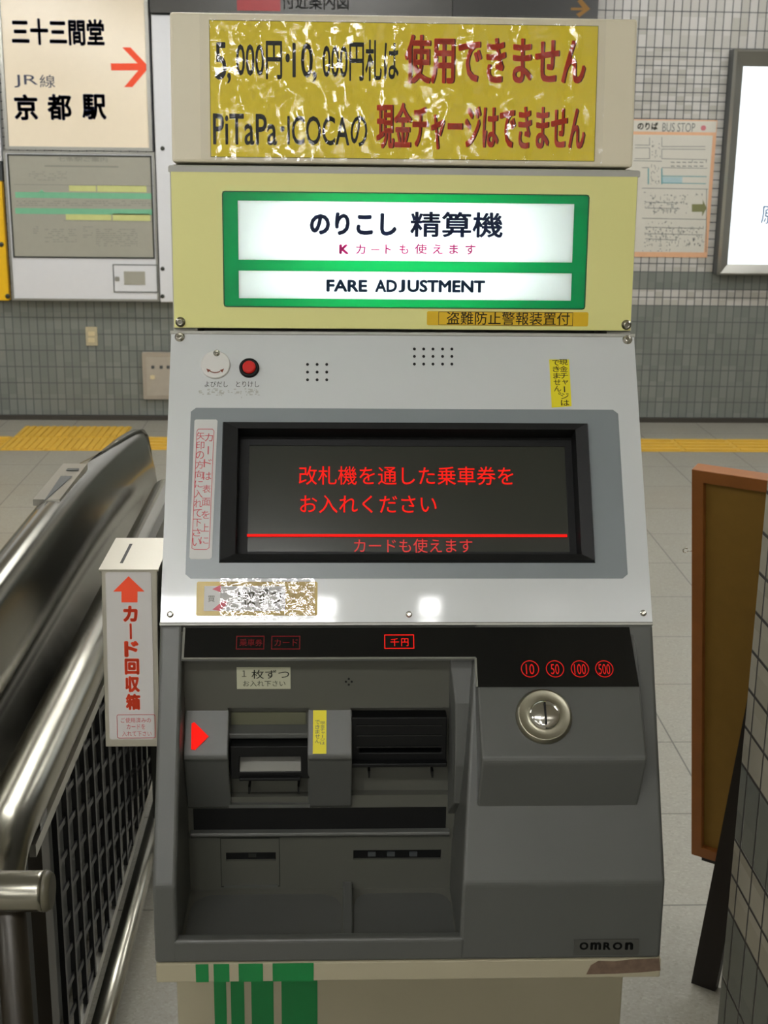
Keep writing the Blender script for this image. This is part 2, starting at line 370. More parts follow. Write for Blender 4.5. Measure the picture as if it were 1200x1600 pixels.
def vertical(mb, f, chars, x0, y0, x1, y1, n=.0006, bold=.01, xb=None, fill=.86):
    """characters stacked from y0 to y1; column px x0..x1 at the top, shifted to xb at the bottom"""
    k = len(chars); dx = 0 if xb is None else xb-x0; st = (y1-y0)/k; wd = x1-x0
    for i, ch in enumerate(chars):
        a = y0+st*i; xs = x0+dx*(i+.5)/k; m_ = st*(1-fill)/2; mw = wd*.04
        r = [xs+mw, a+m_, xs+wd-mw, a+st-m_]
        if ch == 'ー': r = [xs+wd*.42, a+m_, xs+wd*.56, a+st-m_]; text_into(mb, f, ch, f.rect(*r), n, bold, True); continue
        if ch == '。': r = [xs+wd*.55, a+m_, xs+wd*.9, a+st*.42]
        if ch == 'ャ': r = [xs+wd*.25, a+st*.1, xs+wd*.95, a+st*.8]
        if ch in 'にこ': r[1] += st*.04; r[3] -= st*.04
        if ch in 'く': r[0] += wd*.2; r[2] -= wd*.2
        text_into(mb, f, ch, f.rect(*r), n, bold)
    return mb
def strip_line(mb, f, pts, wd, n0, n1):
    for (a, b) in zip(pts[:-1], pts[1:]):
        a = Vector(a); b = Vector(b); d = (b-a).normalized(); s = Vector((-d.y, d.x))*wd/2
        p = [a-s, b-s, b+s, a+s]
        mb.prism(None, [f.P(q[0], q[1], n0) for q in p], [f.P(q[0], q[1], n1) for q in p])
    return mb

# ------------------------------------------------------------------ structure
WY = 7.6
XL, XR, YB, CZ = -4.6, 4.6, -8.0, 2.75
struct('floor', MB().box((XL, YB, -.05), (XR, WY+.1, 0)), 'floor')
struct('ceiling', MB().box((XL, YB, CZ), (XR, WY+.1, CZ+.08)), 'ceil')
struct('wall_front', MB().box((XL, WY, 0), (XR, WY+.1, CZ)), 'tile_far')
struct('wall_rear', MB().box((XL, YB-.1, 0), (XR, YB, CZ)), 'plain')
struct('wall_left', MB().box((XL-.1, YB, 0), (XL, WY+.1, CZ)), 'plain')
struct('wall_right', MB().box((XR, YB, 0), (XR+.1, WY+.1, CZ)), 'plain')
struct('baseboard_front', MB().box((XL, WY-.012, 0), (XR, WY, .027)), mat('dark_base', '#3b3730', .5))
struct('wall_pillar', MB().box((.473, -.6, 0), (1.25, 1.39, CZ)), 'tile_pillar_shaded')

# tactile paving
def ribs(mb, x0, x1, y0, y1, along='X', n=4, z=.006):
    mb.box((x0, y0, 0.0005), (x1, y1, .003))
    for i in range(n):
        if along == 'X':
            c = y0+(y1-y0)*(i+.5)/n; h = (y1-y0)/n*.27; mb.box((x0+.012, c-h, .003), (x1-.012, c+h, .003+z))
        else:
            c = x0+(x1-x0)*(i+.5)/n; h = (x1-x0)/n*.27; mb.box((c-h, y0+.012, .003), (c+h, y1-.012, .003+z))
for k0, k1, lb in ((-8, 0, 'short strip of yellow ribbed guiding blocks left of the square patch'), (0, 18, 'long strip of yellow ribbed guiding blocks passing behind the fare machine')):
    mb = MB()
    for k in range(k0, k1):
        x = (-1.742 if k0 < 0 else -1.14)+.3*k; ribs(mb, x, x+(.2985 if k != -1 else .2975), 6.82, 7.12, 'X')
    tag(build('tactile_paving', mb, 'tact', loc=(-2.9 if k0 < 0 else 1.5, 6.97, 0)), lb, 'tactile paving')
mb = MB()
for i in range(2):
    for j in range(2): ribs(mb, -1.74+.3*i, -1.442+.3*i, 6.795+.3*j, 7.093+.3*j, 'Y', 8)
tag(build('tactile_paving', mb, 'tact', loc=(-1.44, 7.09, 0)), 'square patch of yellow ribbed guiding blocks below the electrical outlet', 'tactile paving')

# ceiling lights: every fixture is a thing
def ceiling_light(x0, x1, y, label, tubes=2, g='twin-tube ceiling lights'):
    t = thing('ceiling_light', label, 'ceiling light', ((x0+x1)/2, y, CZ), g)
    build('housing', MB().box((x0, y-.08, CZ-.03), (x1, y+.08, CZ-.001)), 'wht', t)
    for k in range(tubes):
        yy = y+(-.05+.1*k)
        build('tube', MB().box((x0+.02, yy-.024, CZ-.05), (x1-.02, yy+.024, CZ-.031)), 'tube', t)
    return t
LIGHTS = [(-1.25, .02, -.40), (.24, .33, -.40)]
LIGHTS += [(a, a+1.25, y) for y in (-6.6, -4.8, -2.6) for a in (-3.3, -.7, 1.9) if not (y == -2.6 and a == -.7)]
LIGHTS += [(-3.6, -2.35, -.4), (-3.4, -2.15, 2.0), (-.7, .55, 3.2), (1.9, 3.15, 2.0)]
LIGHTS += [(a, a+1.25, y) for y in (4.4, 6.3) for a in (-3.3, -.7, 1.9)]
for i, (a, b, y) in enumerate(LIGHTS):
    ceiling_light(a, b, y, 'twin-tube ceiling light in the station ceiling')

t = thing('ceiling_light', 'twin-tube ceiling light running lengthwise behind the viewer', 'ceiling light', (-.42, -2.1, CZ))
build('housing', MB().box((-.50, -2.75, CZ-.03), (-.34, -1.5, CZ-.001)), 'wht', t)
for xx in (-.47, -.37): build('tube', MB().box((xx-.024, -2.73, CZ-.05), (xx+.024, -1.52, CZ-.031)), 'tube', t)

# ------------------------------------------------------------------ far wall things
FW = Face((0, WY, 0))
def at_wall(n): return Face((0, WY-n, 0))
# beige destination sign
t = thing('destination_sign', 'beige direction sign with red arrow and blue Japanese station names', 'sign', (-1.39, WY, 1.5))
f = at_wall(.07)
q = (-1.785, -.992, 1.505, 2.42)
build('sign_case', slab(MB(), f, q, -.068, -.004), 'wht', t)
build('sign_face', slab(MB(), f, (-1.765, -1.01, 1.52, 2.40), -.004, 0), 'beige', t)
mb = MB(); ring(mb, f, q, .018, -.004, .006); build('sign_frame', mb, 'frame', t)
lettering('lettering', t, f, [('三十三間堂', (18, 29, 163, 71)), ('京', (22, 147, 59, 188)), ('都', (74, 147, 112, 188)), ('駅', (128, 147, 166, 187))], 'navy', .001, .035)
lettering('lettering', t, f, [('JR', (22, 117, 59, 137), .0), ('線', (62, 117, 86, 137), .0)], mat('grey_navy_ink', '#343a52', .4), .001, .0)
mb = MB(); pa = [f.uv(*p) for p in ((173, 99), (215, 99), (191, 74), (204, 74), (233, 105), (207, 136), (194, 136), (216, 110), (174, 110))]
mb.add([f.P(u, v, .0012) for u, v in pa], [(0, 1, 7, 8), (1, 2, 3, 4), (1, 4, 7), (4, 5, 6, 7)]); build('arrow', mb, 'bred', t)
# route map board
t = thing('route_map_board', 'white notice case with grey station timetable sheet and small hatch', 'notice board', (-1.4, WY, .69))
q = (-1.80, -.992, .692, 1.500)
build('board_case', slab(MB(), f, q, -.068, 0), 'wht', t)
mb = MB(); ring(mb, f, (-1.80, -.982, .692, 1.500), .012, 0, .004); build('case_frame', mb, 'frame', t)
r = f.rect(17, 242, 245, 402)
o = build('sheet', slab(MB(), f, (-1.775, -1.003, .932, 1.478), .0005, .002), 'mapgrey', t)
mb = MB(); ring(mb, f, (-1.779, -.999, .928, 1.482), .008, 0, .005); build('sheet_frame', mb, 'darksteel', t)
mb = MB()
for y0, y1 in ((301, 310), (326, 335)): slab(mb, f, f.rect(24, y0, 239, y1), .002, .0026)
slab(mb, f, [f.uv(60, 301), f.uv(70, 301), f.uv(65, 296)], .002, .0026); build('line_band', mb, 'mint', o)
mb = MB()
for b in ((108, 290, 150, 299), (152, 290, 229, 300), (103, 335, 174, 344), (176, 334, 235, 345)): slab(mb, f, f.rect(*b), .002, .0026)
build('zone_band', mb, 'lime', o)
mb = MB(); text_into(mb, f, '七条駅ご案内', f.rect(90, 245.5, 168, 252.5), .0028, 0)
for ln in ((22, 289, 240, 289.7), (100, 345, 240, 345.7), (70, 259, 185, 261)): slab(mb, f, f.rect(*ln), .002, .0026)
random.seed(3)
for row, (xa, xb, ya, yb) in enumerate([(26, 238, 314, 322), (45, 105, 268, 281), (52, 60, 354, 366), (70, 120, 358, 380), (130, 145, 354, 372), (150, 215, 358, 385)]):
    y = ya
    while y < yb:
        x = xa
        while x < xb:
            l = random.uniform(2, 7)
            if random.random() < .6: slab(mb, f, f.rect(x, y, min(x+l, xb), y+.9), .002, .0026)
            x += l+1.2
        y += 3.2
build('printing', mb, mat('faded_ink', '#7d7e74', .5), o)
o = build('hatch_door', slab(MB(), f, f.rect(178, 414, 246, 456), 0, .004), 'wht', t)
mb = MB(); ring(mb, f, f.rect(177, 413, 247, 457), .006, 0, .005); build('hatch_gap', mb, 'gline', o)
build('notice_plate', slab(MB(), f, f.rect(194, 424, 227, 445), .004, .006), 'mapgrey', o)
build('latch', slab(MB(), f, f.rect(180, 432, 187, 439), .004, .009, .006), 'frame', o)
# white cabinet next to it (mostly behind the machine)
t = thing('wall_cabinet', 'white enamelled wall case between the route map board and the fare machine', 'cabinet', (-.32, WY, .69))
build('case', MB().box((-.975, WY-.09, .69), (.9, WY-.001, 2.205)), 'wht', t, bevel=.006)
for y in (232, 420, 463):
    u, v = at_wall(.09).uv(254, y); mb = MB(); mb.lathe(at_wall(.09).P(u, v), Vector((1, 0, 0)), Vector((0, 0, 1)), Vector((0, -1, 0)), [(.012, 0), (.011, .003), (.006, .005)], 12); build('screw', mb, 'darksteel', t)
# dark header sign
f = at_wall(.12)
t = thing('area_map_header', 'dark grey header sign above the fare machine with red block and white lettering', 'sign', (.2, WY, 2.21))
build('sign_case', slab(MB(), f, (-.975, .62, 2.212, 2.52), -.118, 0), 'header', t)
build('end_panel', slab(MB(), f, (.624, 1.40, 2.212, 2.52), -.118, 0), 'header2', t)
build('red_block', slab(MB(), f, f.rect(370, -40, 438, 17), 0, .004), 'logo', t)
lettering('lettering', t, f, [('付近案内図', (440, -12, 545, 15))], mat('pale_grey_ink', '#a3a29b', .5), .001, .01)
mb = MB(); pa = [f.uv(*p) for p in ((892, 12), (910, 12), (902, 2), (908, -2), (922, 14), (905, 27), (900, 22), (911, 16), (892, 16))]
mb.add([f.P(u, v, .0012) for u, v in pa], [(0, 1, 7, 8), (1, 2, 3, 4), (1, 4, 7), (4, 5, 6, 7)]); build('arrow', mb, 'orange', t)
# yellow panel at the left edge
t = thing('yellow_wall_panel', 'deep yellow enamelled panel with bolts at left of the route map board', 'panel', (-2.1, WY, .69))
o = build('panel', MB().box((-2.4, WY-.05, .688), (-1.822, WY-.002, 1.337)), 'signyel', t, bevel=.004)
mb = MB(); g = at_wall(.05)
for p in ((12, 463), (2, 382)):
    u, v = g.uv(*p); mb.lathe(g.P(u, v), g.U, g.V, g.N, [(.014, 0), (.013, .004), (.006, .006)], 14)
build('bolt', mb, 'darksteel', t)
t = thing('wall_panel', 'white panel with dark lower rail at left edge above the yellow panel', 'panel', (-2.1, WY, 1.34))
build('panel', MB().box((-2.4, WY-.045, 1.445), (-1.815, WY-.002, 2.5)), 'wht', t)
build('rail', MB().box((-2.4, WY-.04, 1.340), (-1.82, WY-.002, 1.443)), 'fdark', t)
# outlet
f = at_wall(.008)
t = thing('electrical_outlet', 'small beige double electrical outlet on the grey wall tiles', 'outlet', (-1.383, WY, .43))
build('cover_plate', slab(MB(), f, f.rect(134, 511, 152, 540), -.0075, 0, .004), 'outlet', t)
for y in (518, 528): build('socket', slab(MB(), f, f.rect(138, y, 148, y+7), 0, .003, .003), 'outin', t)
# control box
f = at_wall(.03)
t = thing('control_box', 'taupe metal control box with dark holes low on grey tiled wall', 'control box', (-1.0, WY, .12))
q = f.rect(223, 551, 285, 624)
build('box', slab(MB(), f, q, -.029, 0, .006), 'cabinet', t)
build('door', slab(MB(), f, f.rect(229, 558, 279, 618), 0, .004), mat('taupe_door', '#a9a193', .4), t)
for x in (239, 252, 263): build('keyhole', slab(MB(), f, f.rect(x-2.5, 571, x+2.5, 576), .004, .006, .004), 'fdark', t)
build('button', slab(MB(), f, f.rect(235, 586, 242, 592), .004, .010, .006), 'outin', t)
# bus stop poster
f = at_wall(.004)
t = thing('bus_stop_poster', 'cream bus stop map poster with peach border on white wall tiles', 'poster', (1.88, WY, .95))
q = (1.50, 2.135, .958, 1.705)
P_ = f.rect(988, 187, 1117, 402)
q = (1.45, P_[1]-.015, P_[2], P_[3])
build('sheet', slab(MB(), f, q, -.0035, 0), 'peach', t)
mb = MB(); slab(mb, f, (1.452, q[1]-.004, f.uv(1050, 206)[1], q[3]-.006), 0, .0008); slab(mb, f, (1.452, f.uv(1107, 300)[0], f.uv(1050, 394)[1], f.uv(1050, 211)[1]), 0, .0008); o = build('paper', mb, 'poster', t)
lettering('heading', o, f, [('のりば', (996, 191, 1028, 203), .03)], 'ink', .0015)
lettering('heading', o, f, [('BUS STOP', (1035, 192, 1086, 206), .0)], 'gline', .0015)
mb = MB(); ring_r = f.rect(1095, 196, 1103, 204); slab(mb, f, ring_r, .0008, .0014, .012); build('star_mark', mb, mat('rose_ink', '#c07078', .6), o)
mb = MB()
def PL(x0, y0, x1, y1, wd=.9):
    a = f.uv(x0, y0); b = f.uv(x1, y1); strip_line(mb, f, [a, b], wd/270, .0008, .0013)
for a in ((992, 226.5, 1015, 227), (992, 231, 1015, 231), (1034, 229, 1102, 229), (1034, 233, 1102, 233.5), (1015, 215, 1015, 227), (1034, 214, 1034, 229), (1015, 231, 1015, 248), (1034, 233, 1034, 248), (992, 248, 1015, 248), (1034, 248, 1105, 249.5),
          (1003, 262, 1014, 262), (1034, 262, 1105, 263), (990, 251, 1034, 252), (1003, 294, 1106, 295.5), (1003, 341, 1104, 343), (1104, 295, 1103, 394), (1008, 316, 1060, 317), (1008, 325, 1062, 326), (1008, 355, 1098, 357), (1008, 365, 1098, 367), (1008, 373, 1055, 375)): PL(*a)
for i in range(6):
    PL(1048+i*9, 253.5, 1054+i*9, 253.8, 1.3); PL(1048+i*9, 259.5, 1054+i*9, 259.8, 1.3)
random.seed(11)
for (xa, ya, xb, yb) in ((1017, 220, 1032, 247), (1016, 255, 1030, 288), (1004, 299, 1030, 302), (1006, 304, 1075, 334), (1006, 346, 1050, 350), (1006, 352, 1100, 385), (1003, 389, 1058, 393), (1085, 300, 1104, 306), (1080, 250, 1104, 254)):
    for k in range(int((xb-xa)*(yb-ya)/22)):
        x = random.uniform(xa, xb); y = random.uniform(ya, yb)
        if random.random() < .55: PL(x, y, x, min(y+random.uniform(2, 6), yb), .7)
        else: PL(x, y, min(x+random.uniform(1.5, 3), xb), y, 1.0)
build('printing', mb, 'gline', o)
mb = MB(); PL(1034, 275, 1104, 276, 1.2); PL(1034, 286, 1103, 287, 1.2); PL(1034, 263, 1034, 288, 1.8); PL(1013, 263, 1013, 288, 1.8); build('river_line', mb, 'teal', o)
mb = MB(); slab(mb, f, f.rect(1035, 276.5, 1066, 286), .0008, .0011); build('river', mb, 'lblue', o)
mb = MB(); pa = [f.uv(*p) for p in ((1081, 319), (1098, 319), (1098, 312), (1104, 325), (1097, 338), (1097, 331), (1081, 331))]; slab(mb, f, pa, .0008, .0013); build('arrow', mb, mat('olive_ink', '#77794f', .6), o)
# light box
f = at_wall(.10)
t = thing('light_box', 'bright white backlit advertising light box with steel frame on tiled wall', 'light box', (2.6, WY, .87))
L0, B0, T0 = 2.158, .868, 2.075
build('case', slab(MB(), f, (L0, 3.3, B0, T0), -.099, -.012), 'fdark', t)
mb = MB()
A = [(L0, B0), (3.3, B0), (3.3, T0), (L0, T0)]; Bq = [(L0+.058, B0+.062), (3.242, B0+.062), (3.242, T0-.09), (L0+.058, T0-.09)]
vs = [f.P(u, v, -.012) for u, v in A]+[f.P(u+(.012 if u < 3 else -.012), v+(.012 if v < 1.5 else -.012), .012) for u, v in A]+[f.P(u, v, -.01) for u, v in Bq]
fs = []
for i in range(4):
    j = (i+1) % 4; fs += [(i, j, 4+j, 4+i), (4+i, 4+j, 8+j, 8+i)]
mb.add(vs, fs); build('bezel_frame', mb, 'frame', t)
build('lit_panel', slab(MB(), f, (L0+.056, 3.244, B0+.06, T0-.088), -.014, -.008), 'boxglow', t)
mb = MB(); u0, u1, v0, v1 = f.rect(1190, 322, 1222, 350); text_into(mb, f, '願', (u0, u1, v0, v1), -.007, 0); build('lettering', mb, 'blue', t)

# ------------------------------------------------------------------ fare adjustment machine
X0, X1 = -.196, .364
mc = thing('fare_adjustment_machine', 'tall grey fare adjustment machine with green lit sign and red display', 'ticket machine', (.084, 1.6, 0))
YBK = 1.95
# upper housing
wp = [(1.6006, 1.3405), (1.4169, 1.0386)]
hp = [(1.645, 1.5335), (1.645, 1.3435), (1.618, 1.3435), (1.4345, 1.0386), (1.4345, 1.036), (YBK, 1.036), (YBK, 1.5335)]
hp_lo = hp[1:6]+[(YBK, 1.3435)]
mb = MB(); mb.yz(hp_lo, X0+.001, X0+.03); mb.yz(hp_lo, X1-.03, X1-.001)
mb.yz([(1.70, 1.3435), (1.56, 1.06), (1.45, 1.06), (1.4345, 1.036), (YBK, 1.036), (YBK, 1.3435)], X0+.03, X1-.03)
build('upper_housing', mb, 'trim', mc)
# lamp housing behind the lit sign: a hollow case
LID = Face((0, 1.6086, 1.3445), V=(0, 1.6204-1.6086, 1.5335-1.3445))
lh = .1894
win = LID.rect(349, 302, 917, 481)
mb = MB()
mb.box((X0+.001, 1.70, 1.3445), (X1-.001, YBK, 1.5335))
mb.yz([(1.6215, 1.5315), (1.6215, 1.5345), (1.70, 1.5345), (1.70, 1.5315)], X0+.001, X1-.001)
mb.yz([(1.614, 1.3445), (1.614, 1.348), (1.70, 1.348), (1.70, 1.3445)], X0+.001, X1-.001)
mb.yz([(1.616, 1.348), (1.6265, 1.5315), (1.70, 1.5315), (1.70, 1.348)], X0+.001, X0+.005)
mb.yz([(1.616, 1.348), (1.6265, 1.5315), (1.70, 1.5315), (1.70, 1.348)], X1-.005, X1-.001)
build('lamp_case', mb, 'trim', mc)
mb = MB(); holed(mb, LID, (X0+.003, X1-.003, .001, lh-.006), [win], -.006, 0); ld = build('sign_lid', mb, 'lid', mc)
mb = MB(); slab(mb, LID, (X0, X1, lh-.0062, lh), -.03, .0005, .0); build('lid_top_edge', mb, 'trim', mc)
w1 = LID.rect(372, 316, 896, 408); w2 = LID.rect(373, 425, 893, 468)
mb = MB(); holed(mb, LID, win, [w1, w2], -.004, -.0005); build('lit_border', mb, 'green_sign', ld)
mb = MB(); slab(mb, LID, (w1[0], w1[1], w1[2], w1[3]), -.0035, -.001); slab(mb, LID, (w2[0], w2[1], w2[2], w2[3]), -.0035, -.001); build('lit_window', mb, 'white_sign', ld)
tri = MB(); ring(tri, LID, (win[0]-.0006, win[1]+.0006, win[2]-.0006, win[3]+.0006), .0012, -.001, .0005, .004); build('window_rim', tri, mat('dark_green_edge', '#0b5a35', .4), ld)
lettering('lettering', ld, LID, [('のりこし', (484, 332, 620, 368), .045), ('精算機', (641, 331, 786, 371), .022)], 'navy', .0002, .03)
lettering('lettering', ld, LID, [('FARE', (510, 437, 574, 456)), ('AD', (586, 437, 620.5, 456.5)), ('J', (622.5, 437, 633, 457)), ('USTMENT', (636.5, 437.5, 758, 457))], mat('dark_blue_ink', '#0a3a62', .4), .0002, .04)
lettering('lettering', ld, LID, [('K', (530, 382, 545, 397), .05), ('カ', (556, 382, 571, 397)), ('ー', (580, 389, 593, 391)), ('ト', (602, 382, 611, 397)), ('も', (624, 382, 638, 397)), ('使', (648, 381, 667, 397)), ('え', (676, 382, 692, 397)), ('ま', (702, 382, 716, 397)), ('す', (727, 382, 743, 398))], 'magenta', .0002, .02)
# lamps inside the case, behind the translucent plates
for k, (lx, pw) in enumerate(((.03, 1.0), (.13, .9))):
    la = bpy.data.lights.new('sign_lamp', 'AREA'); la.shape = 'RECTANGLE'; la.size = .17; la.size_y = .05; la.energy = 1.25*pw*BACKLIGHT; la.color = (.93, .99, 1)
    lo = bpy.data.objects.new('sign_lamp', la); C.objects.link(lo); lo.parent = mc
    lo.location = Vector((lx, 1.675, 1.437))-mc.location; lo.rotation_euler = (math.radians(90), 0, 0)
# screws helper
def screw(parent, f, px, py, r=.0048, m='chrome', n=0, name='screw'):
    u, v = f.uv(px, py); mb = MB()
    mb.lathe(f.P(u, v, n), f.U, f.V, f.N, [(r*1.25, 0), (r*1.25, r*.3), (r*.95, r*.35), (r*.9, r*.9), (r*.55, r*1.1), (r*.5, r*.7)], 18)
    return build(name, mb, m, parent)
screw(ld, LID, 282, 503, m='steel'); screw(ld, LID, 978.5, 507.5, m='steel')
# alarm tape sticker on lid
r = LID.rect(667, 487, 919, 509)
s = build('alarm_sticker', slab(MB(), LID, r, .0002, .0007, .002), 'gold', ld)
mb = MB(); ring(mb, LID, LID.rect(685, 487.5, 895, 508.5), .0005, .0007, .0009); text_into(mb, LID, '盗難防止警報装置付', LID.rect(698, 487.5, 890, 507.5), .001, 0.003); build('lettering', mb, 'ink', s)

# header: cream box with laminated notice
HD = Face((0, 1.66, 1.537), V=(0, 1.6806-1.66, 1.7097-1.537))
hh = .1739
hb = build('header_box', slab(MB(), HD, (X0, X1-.001, .001, hh), -.09, 0), 'cream', mc, bevel=.003)
r = HD.rect(328, 36, 932, 249)
ns = build('laminated_notice', slab(MB(), HD, r, .0004, .0010), 'yellow', hb)
mb = MB(); ring(mb, HD, r, .0007, .0010, .0012); build('notice_edge', mb, mat('grey_edge_ink', '#77702a', .5), hb)
lettering('lettering', hb, HD, [('5', (336, 66, 354, 125)), (',', (355, 114, 361, 131)), ('000円', (369, 64, 441, 124)), ('・', (446, 84, 453, 98)), ('10', (457, 67, 489, 122)), (',', (488, 112, 495, 129)), ('000円札は', (504, 62, 623, 127)),
    ('PiTaPa', (333, 178, 433, 227)), ('・', (438, 197, 445, 206)), ('ICOCAの', (449, 180, 574, 229))], 'ink', .0015, .014)
for dx, m_, nn in ((-2.2, 'dred', .0013), (0, 'bred', .0017)):
    lettering('lettering', hb, HD, [('使用できません', (632-dx, 56, 914-dx, 133)), ('現金チャージはできません', (588-dx, 162, 913-dx, 235))], m_, nn, .022)
# film: a wrinkled clear sheet
def wrinkle(f, q, nu, nv, base, amp, fr, seed, stretch=(1, 1), curl=0):
    u0, u1, v0, v1 = q; vs = []; fs = []
    for j in range(nv+1):
        for i in range(nu+1):
            u = u0+(u1-u0)*i/nu; v = v0+(v1-v0)*j/nv
            h = noise.noise(Vector((u*fr*stretch[0], v*fr*stretch[1], seed)))*amp+noise.noise(Vector((u*fr*3*stretch[0], v*fr*3, seed+5)))*amp*.3
            if curl: h += curl*(max(0, 1-(u-u0)/.018)**2+.7*max(0, 1-(v1-v)/.010)**2)
            vs.append(f.P(u, v, max(base*.6, base+h)))
    for j in range(nv):
        for i in range(nu):
            a = j*(nu+1)+i; fs.append((a, a+1, a+nu+2, a+nu+1))
    return MB().add(vs, fs, True)
build('clear_film', wrinkle(HD, HD.rect(314, 24, 943, 254), 130, 60, .0045, .003, 22, 3.3, (1.5, .8), .005), 'film', hb)

# white control panel
WP = Face((0, 1.4169, 1.0386), V=(0, 1.6006-1.4169, 1.3405-1.0386))
wl = math.hypot(.1837, .3019)
ho = WP.rect(370, 672, 903, 867)
FR = WP.rect(345, 661, 924, 880)
mb = MB(); holed(mb, WP, (X0, X1, 0, wl), [(FR[0]+.003, FR[1]-.003, FR[2]+.003, FR[3]-.003)], -.008, 0); pn = build('control_panel', mb, 'white', mc, bevel=0)
mb = MB(); slab(mb, WP, (X0-.001, X1+.001, wl-.002, wl+.0015), -.012, .002); build('panel_edge', mb, 'trim', mc); mb = MB(); slab(mb, WP, (X0-.0005, X1+.0005, -.0035, 0), -.012, .0005); build('panel_edge', mb, 'trim', mc)
BZ = WP.rect(294, 639, 973, 904)
bz = MB(); holed(bz, WP, (BZ[0]+.006, BZ[1]-.006, BZ[2], BZ[3]), [(FR[0]+.003, FR[1]-.003, FR[2]+.003, FR[3]-.003)], .0001, .0006)
slab(bz, WP, [(BZ[0], BZ[2]+.005), (BZ[0]+.006, BZ[2]), (BZ[0]+.006, BZ[3]), (BZ[0], BZ[3]-.005)], .0001, .0006); slab(bz, WP, [(BZ[1]-.006, BZ[2]), (BZ[1], BZ[2]+.005), (BZ[1], BZ[3]-.005), (BZ[1]-.006, BZ[3])], .0001, .0006)
build('grey_surround', bz, 'bezel', mc)
# display frame and screen
mb = MB(); q = FR
O = rpoly(*q, .004); 
IQ = ho
def loop4(q): return [(q[0], q[2]), (q[1], q[2]), (q[1], q[3]), (q[0], q[3])]
l0 = [WP.P(u, v, 0.0) for u, v in loop4(q)]; l1 = [WP.P(u, v, .007) for u, v in loop4((q[0]+.002, q[1]-.002, q[2]+.002, q[3]-.002))]
l2 = [WP.P(u, v, .004) for u, v in loop4(IQ)]; SC = (IQ[0]+.0, IQ[1]-.0, IQ[2]+.0, IQ[3]-.0); l3 = [WP.P(u, v, -.028) for u, v in loop4(SC)]
vs = l0+l1+l2+l3; fs = []
for k in range(3):
    for i in range(4): fs.append((4*k+i, 4*k+(i+1) % 4, 4*k+4+(i+1) % 4, 4*k+4+i))
mb.add(vs, fs); dsp = build('display_frame', mb, 'black', mc)
S = WP.up(-.0265)
mb = MB(); holed(mb, S, SC, [S.rect(388, 697, 886, 862)], -.003, .0005); build('screen_mask', mb, 'black', dsp)
build('screen', slab(MB(), S, SC, -.004, -.001), 'glass', dsp)
lettering('display_text', dsp, S, [('改札機を通した乗車券を', (467, 729, 802, 758)), ('お入れください', (469, 774, 682, 802))], 'led', .0008, -.006)
mb = MB(); slab(mb, S, S.rect(386, 835, 886, 839), .0004, .0012); build('display_line', mb, 'ledline', dsp)
lettering('display_text', dsp, S, [('カードも使えます', (553, 842, 738, 864))], mat('dim_led', '#7a1815', .4, emit=('#ff2018', .5)), .0008, .0)
# call button, cancel button and their labels
u, v = WP.uv(337, 571); rr = abs(WP.uv(360, 571)[0]-WP.uv(314, 571)[0])/2
mb = MB(); mb.lathe(WP.P(u, v), WP.U, WP.V, WP.N, [(rr, 0), (rr, .003), (rr*.93, .004), (rr*.9, .004)], 48); cb = build('call_cover', mb, mat('white_plastic', '#dcdad6', .4, dirt=.02), mc)
screw(cb, WP, 339, 554, .0032, n=.004)
mb = MB(); arc = [(u+rr*.62*math.sin(math.radians(a)), v-rr*.62*math.cos(math.radians(a))) for a in range(-38, 39, 8)]
strip_line(mb, WP, arc, .0011, .004, .0045)
for a, sg in ((-44, -1), (44, 1)):
    c = Vector((u+rr*.66*math.sin(math.radians(a)), v-rr*.66*math.cos(math.radians(a)))); tn = Vector((math.cos(math.radians(a)), math.sin(math.radians(a))))*sg; nn = Vector((-tn.y, tn.x))
    p = [c+tn*.0035, c-tn*.0015+nn*.0022, c-tn*.0015-nn*.0022]
    mb.add([WP.P(a_.x, a_.y, .0046) for a_ in p], [(0, 1, 2)])
build('turn_arrow', mb, 'dred', cb)
u, v = WP.uv(389.5, 576); rr = abs(WP.uv(405, 576)[0]-WP.uv(374, 576)[0])/2
mb = MB(); mb.lathe(WP.P(u, v), WP.U, WP.V, WP.N, [(rr, 0), (rr, .004), (rr*.7, .005), (rr*.68, .002)], 40); rb = build('cancel_button', mb, 'black', mc)
mb = MB(); mb.lathe(WP.P(u, v), WP.U, WP.V, WP.N, [(rr*.66, .001), (rr*.66, .006), (rr*.5, .007)], 40); build('red_cap', mb, 'redbtn', rb)
lettering('button_label', mc, WP, [('よびだし', (320, 596, 356, 605)), ('とりけし', (369, 596, 405, 605))], 'ink', .0004, 0)
mb = MB(); random.seed(5)
for k in range(60):
    x = random.uniform(310, 405); y = random.gauss(614, 3.2); a, b = WP.uv(x, y); slab(mb, WP, (a, a+random.uniform(.0008, .004), b, b+random.uniform(.0006, .002)), .0001, .00025)
build('glue_residue', mb, 'smudge', mc)
# speaker holes
for (xs, ys) in (((480.5, 495.5, 510.5), (569.5, 581.5, 593.5)), ((647.5, 662, 676.5, 691.5, 706), (545.5, 557, 569))):
    mb = MB()
    for x in xs:
        for y in ys:
            u, v = WP.uv(x, y); mb.lathe(WP.P(u, v, .0001), WP.U, WP.V, WP.N, [(.0018, 0), (.0018, .0003)], 12)
    build('speaker_holes', mb, 'black', mc)
screw(mc, WP, 281, 527); screw(mc, WP, 980, 531)
for x, y in ((266, 960), (639, 960), (1005, 958)): screw(mc, WP, x, y, .0030)
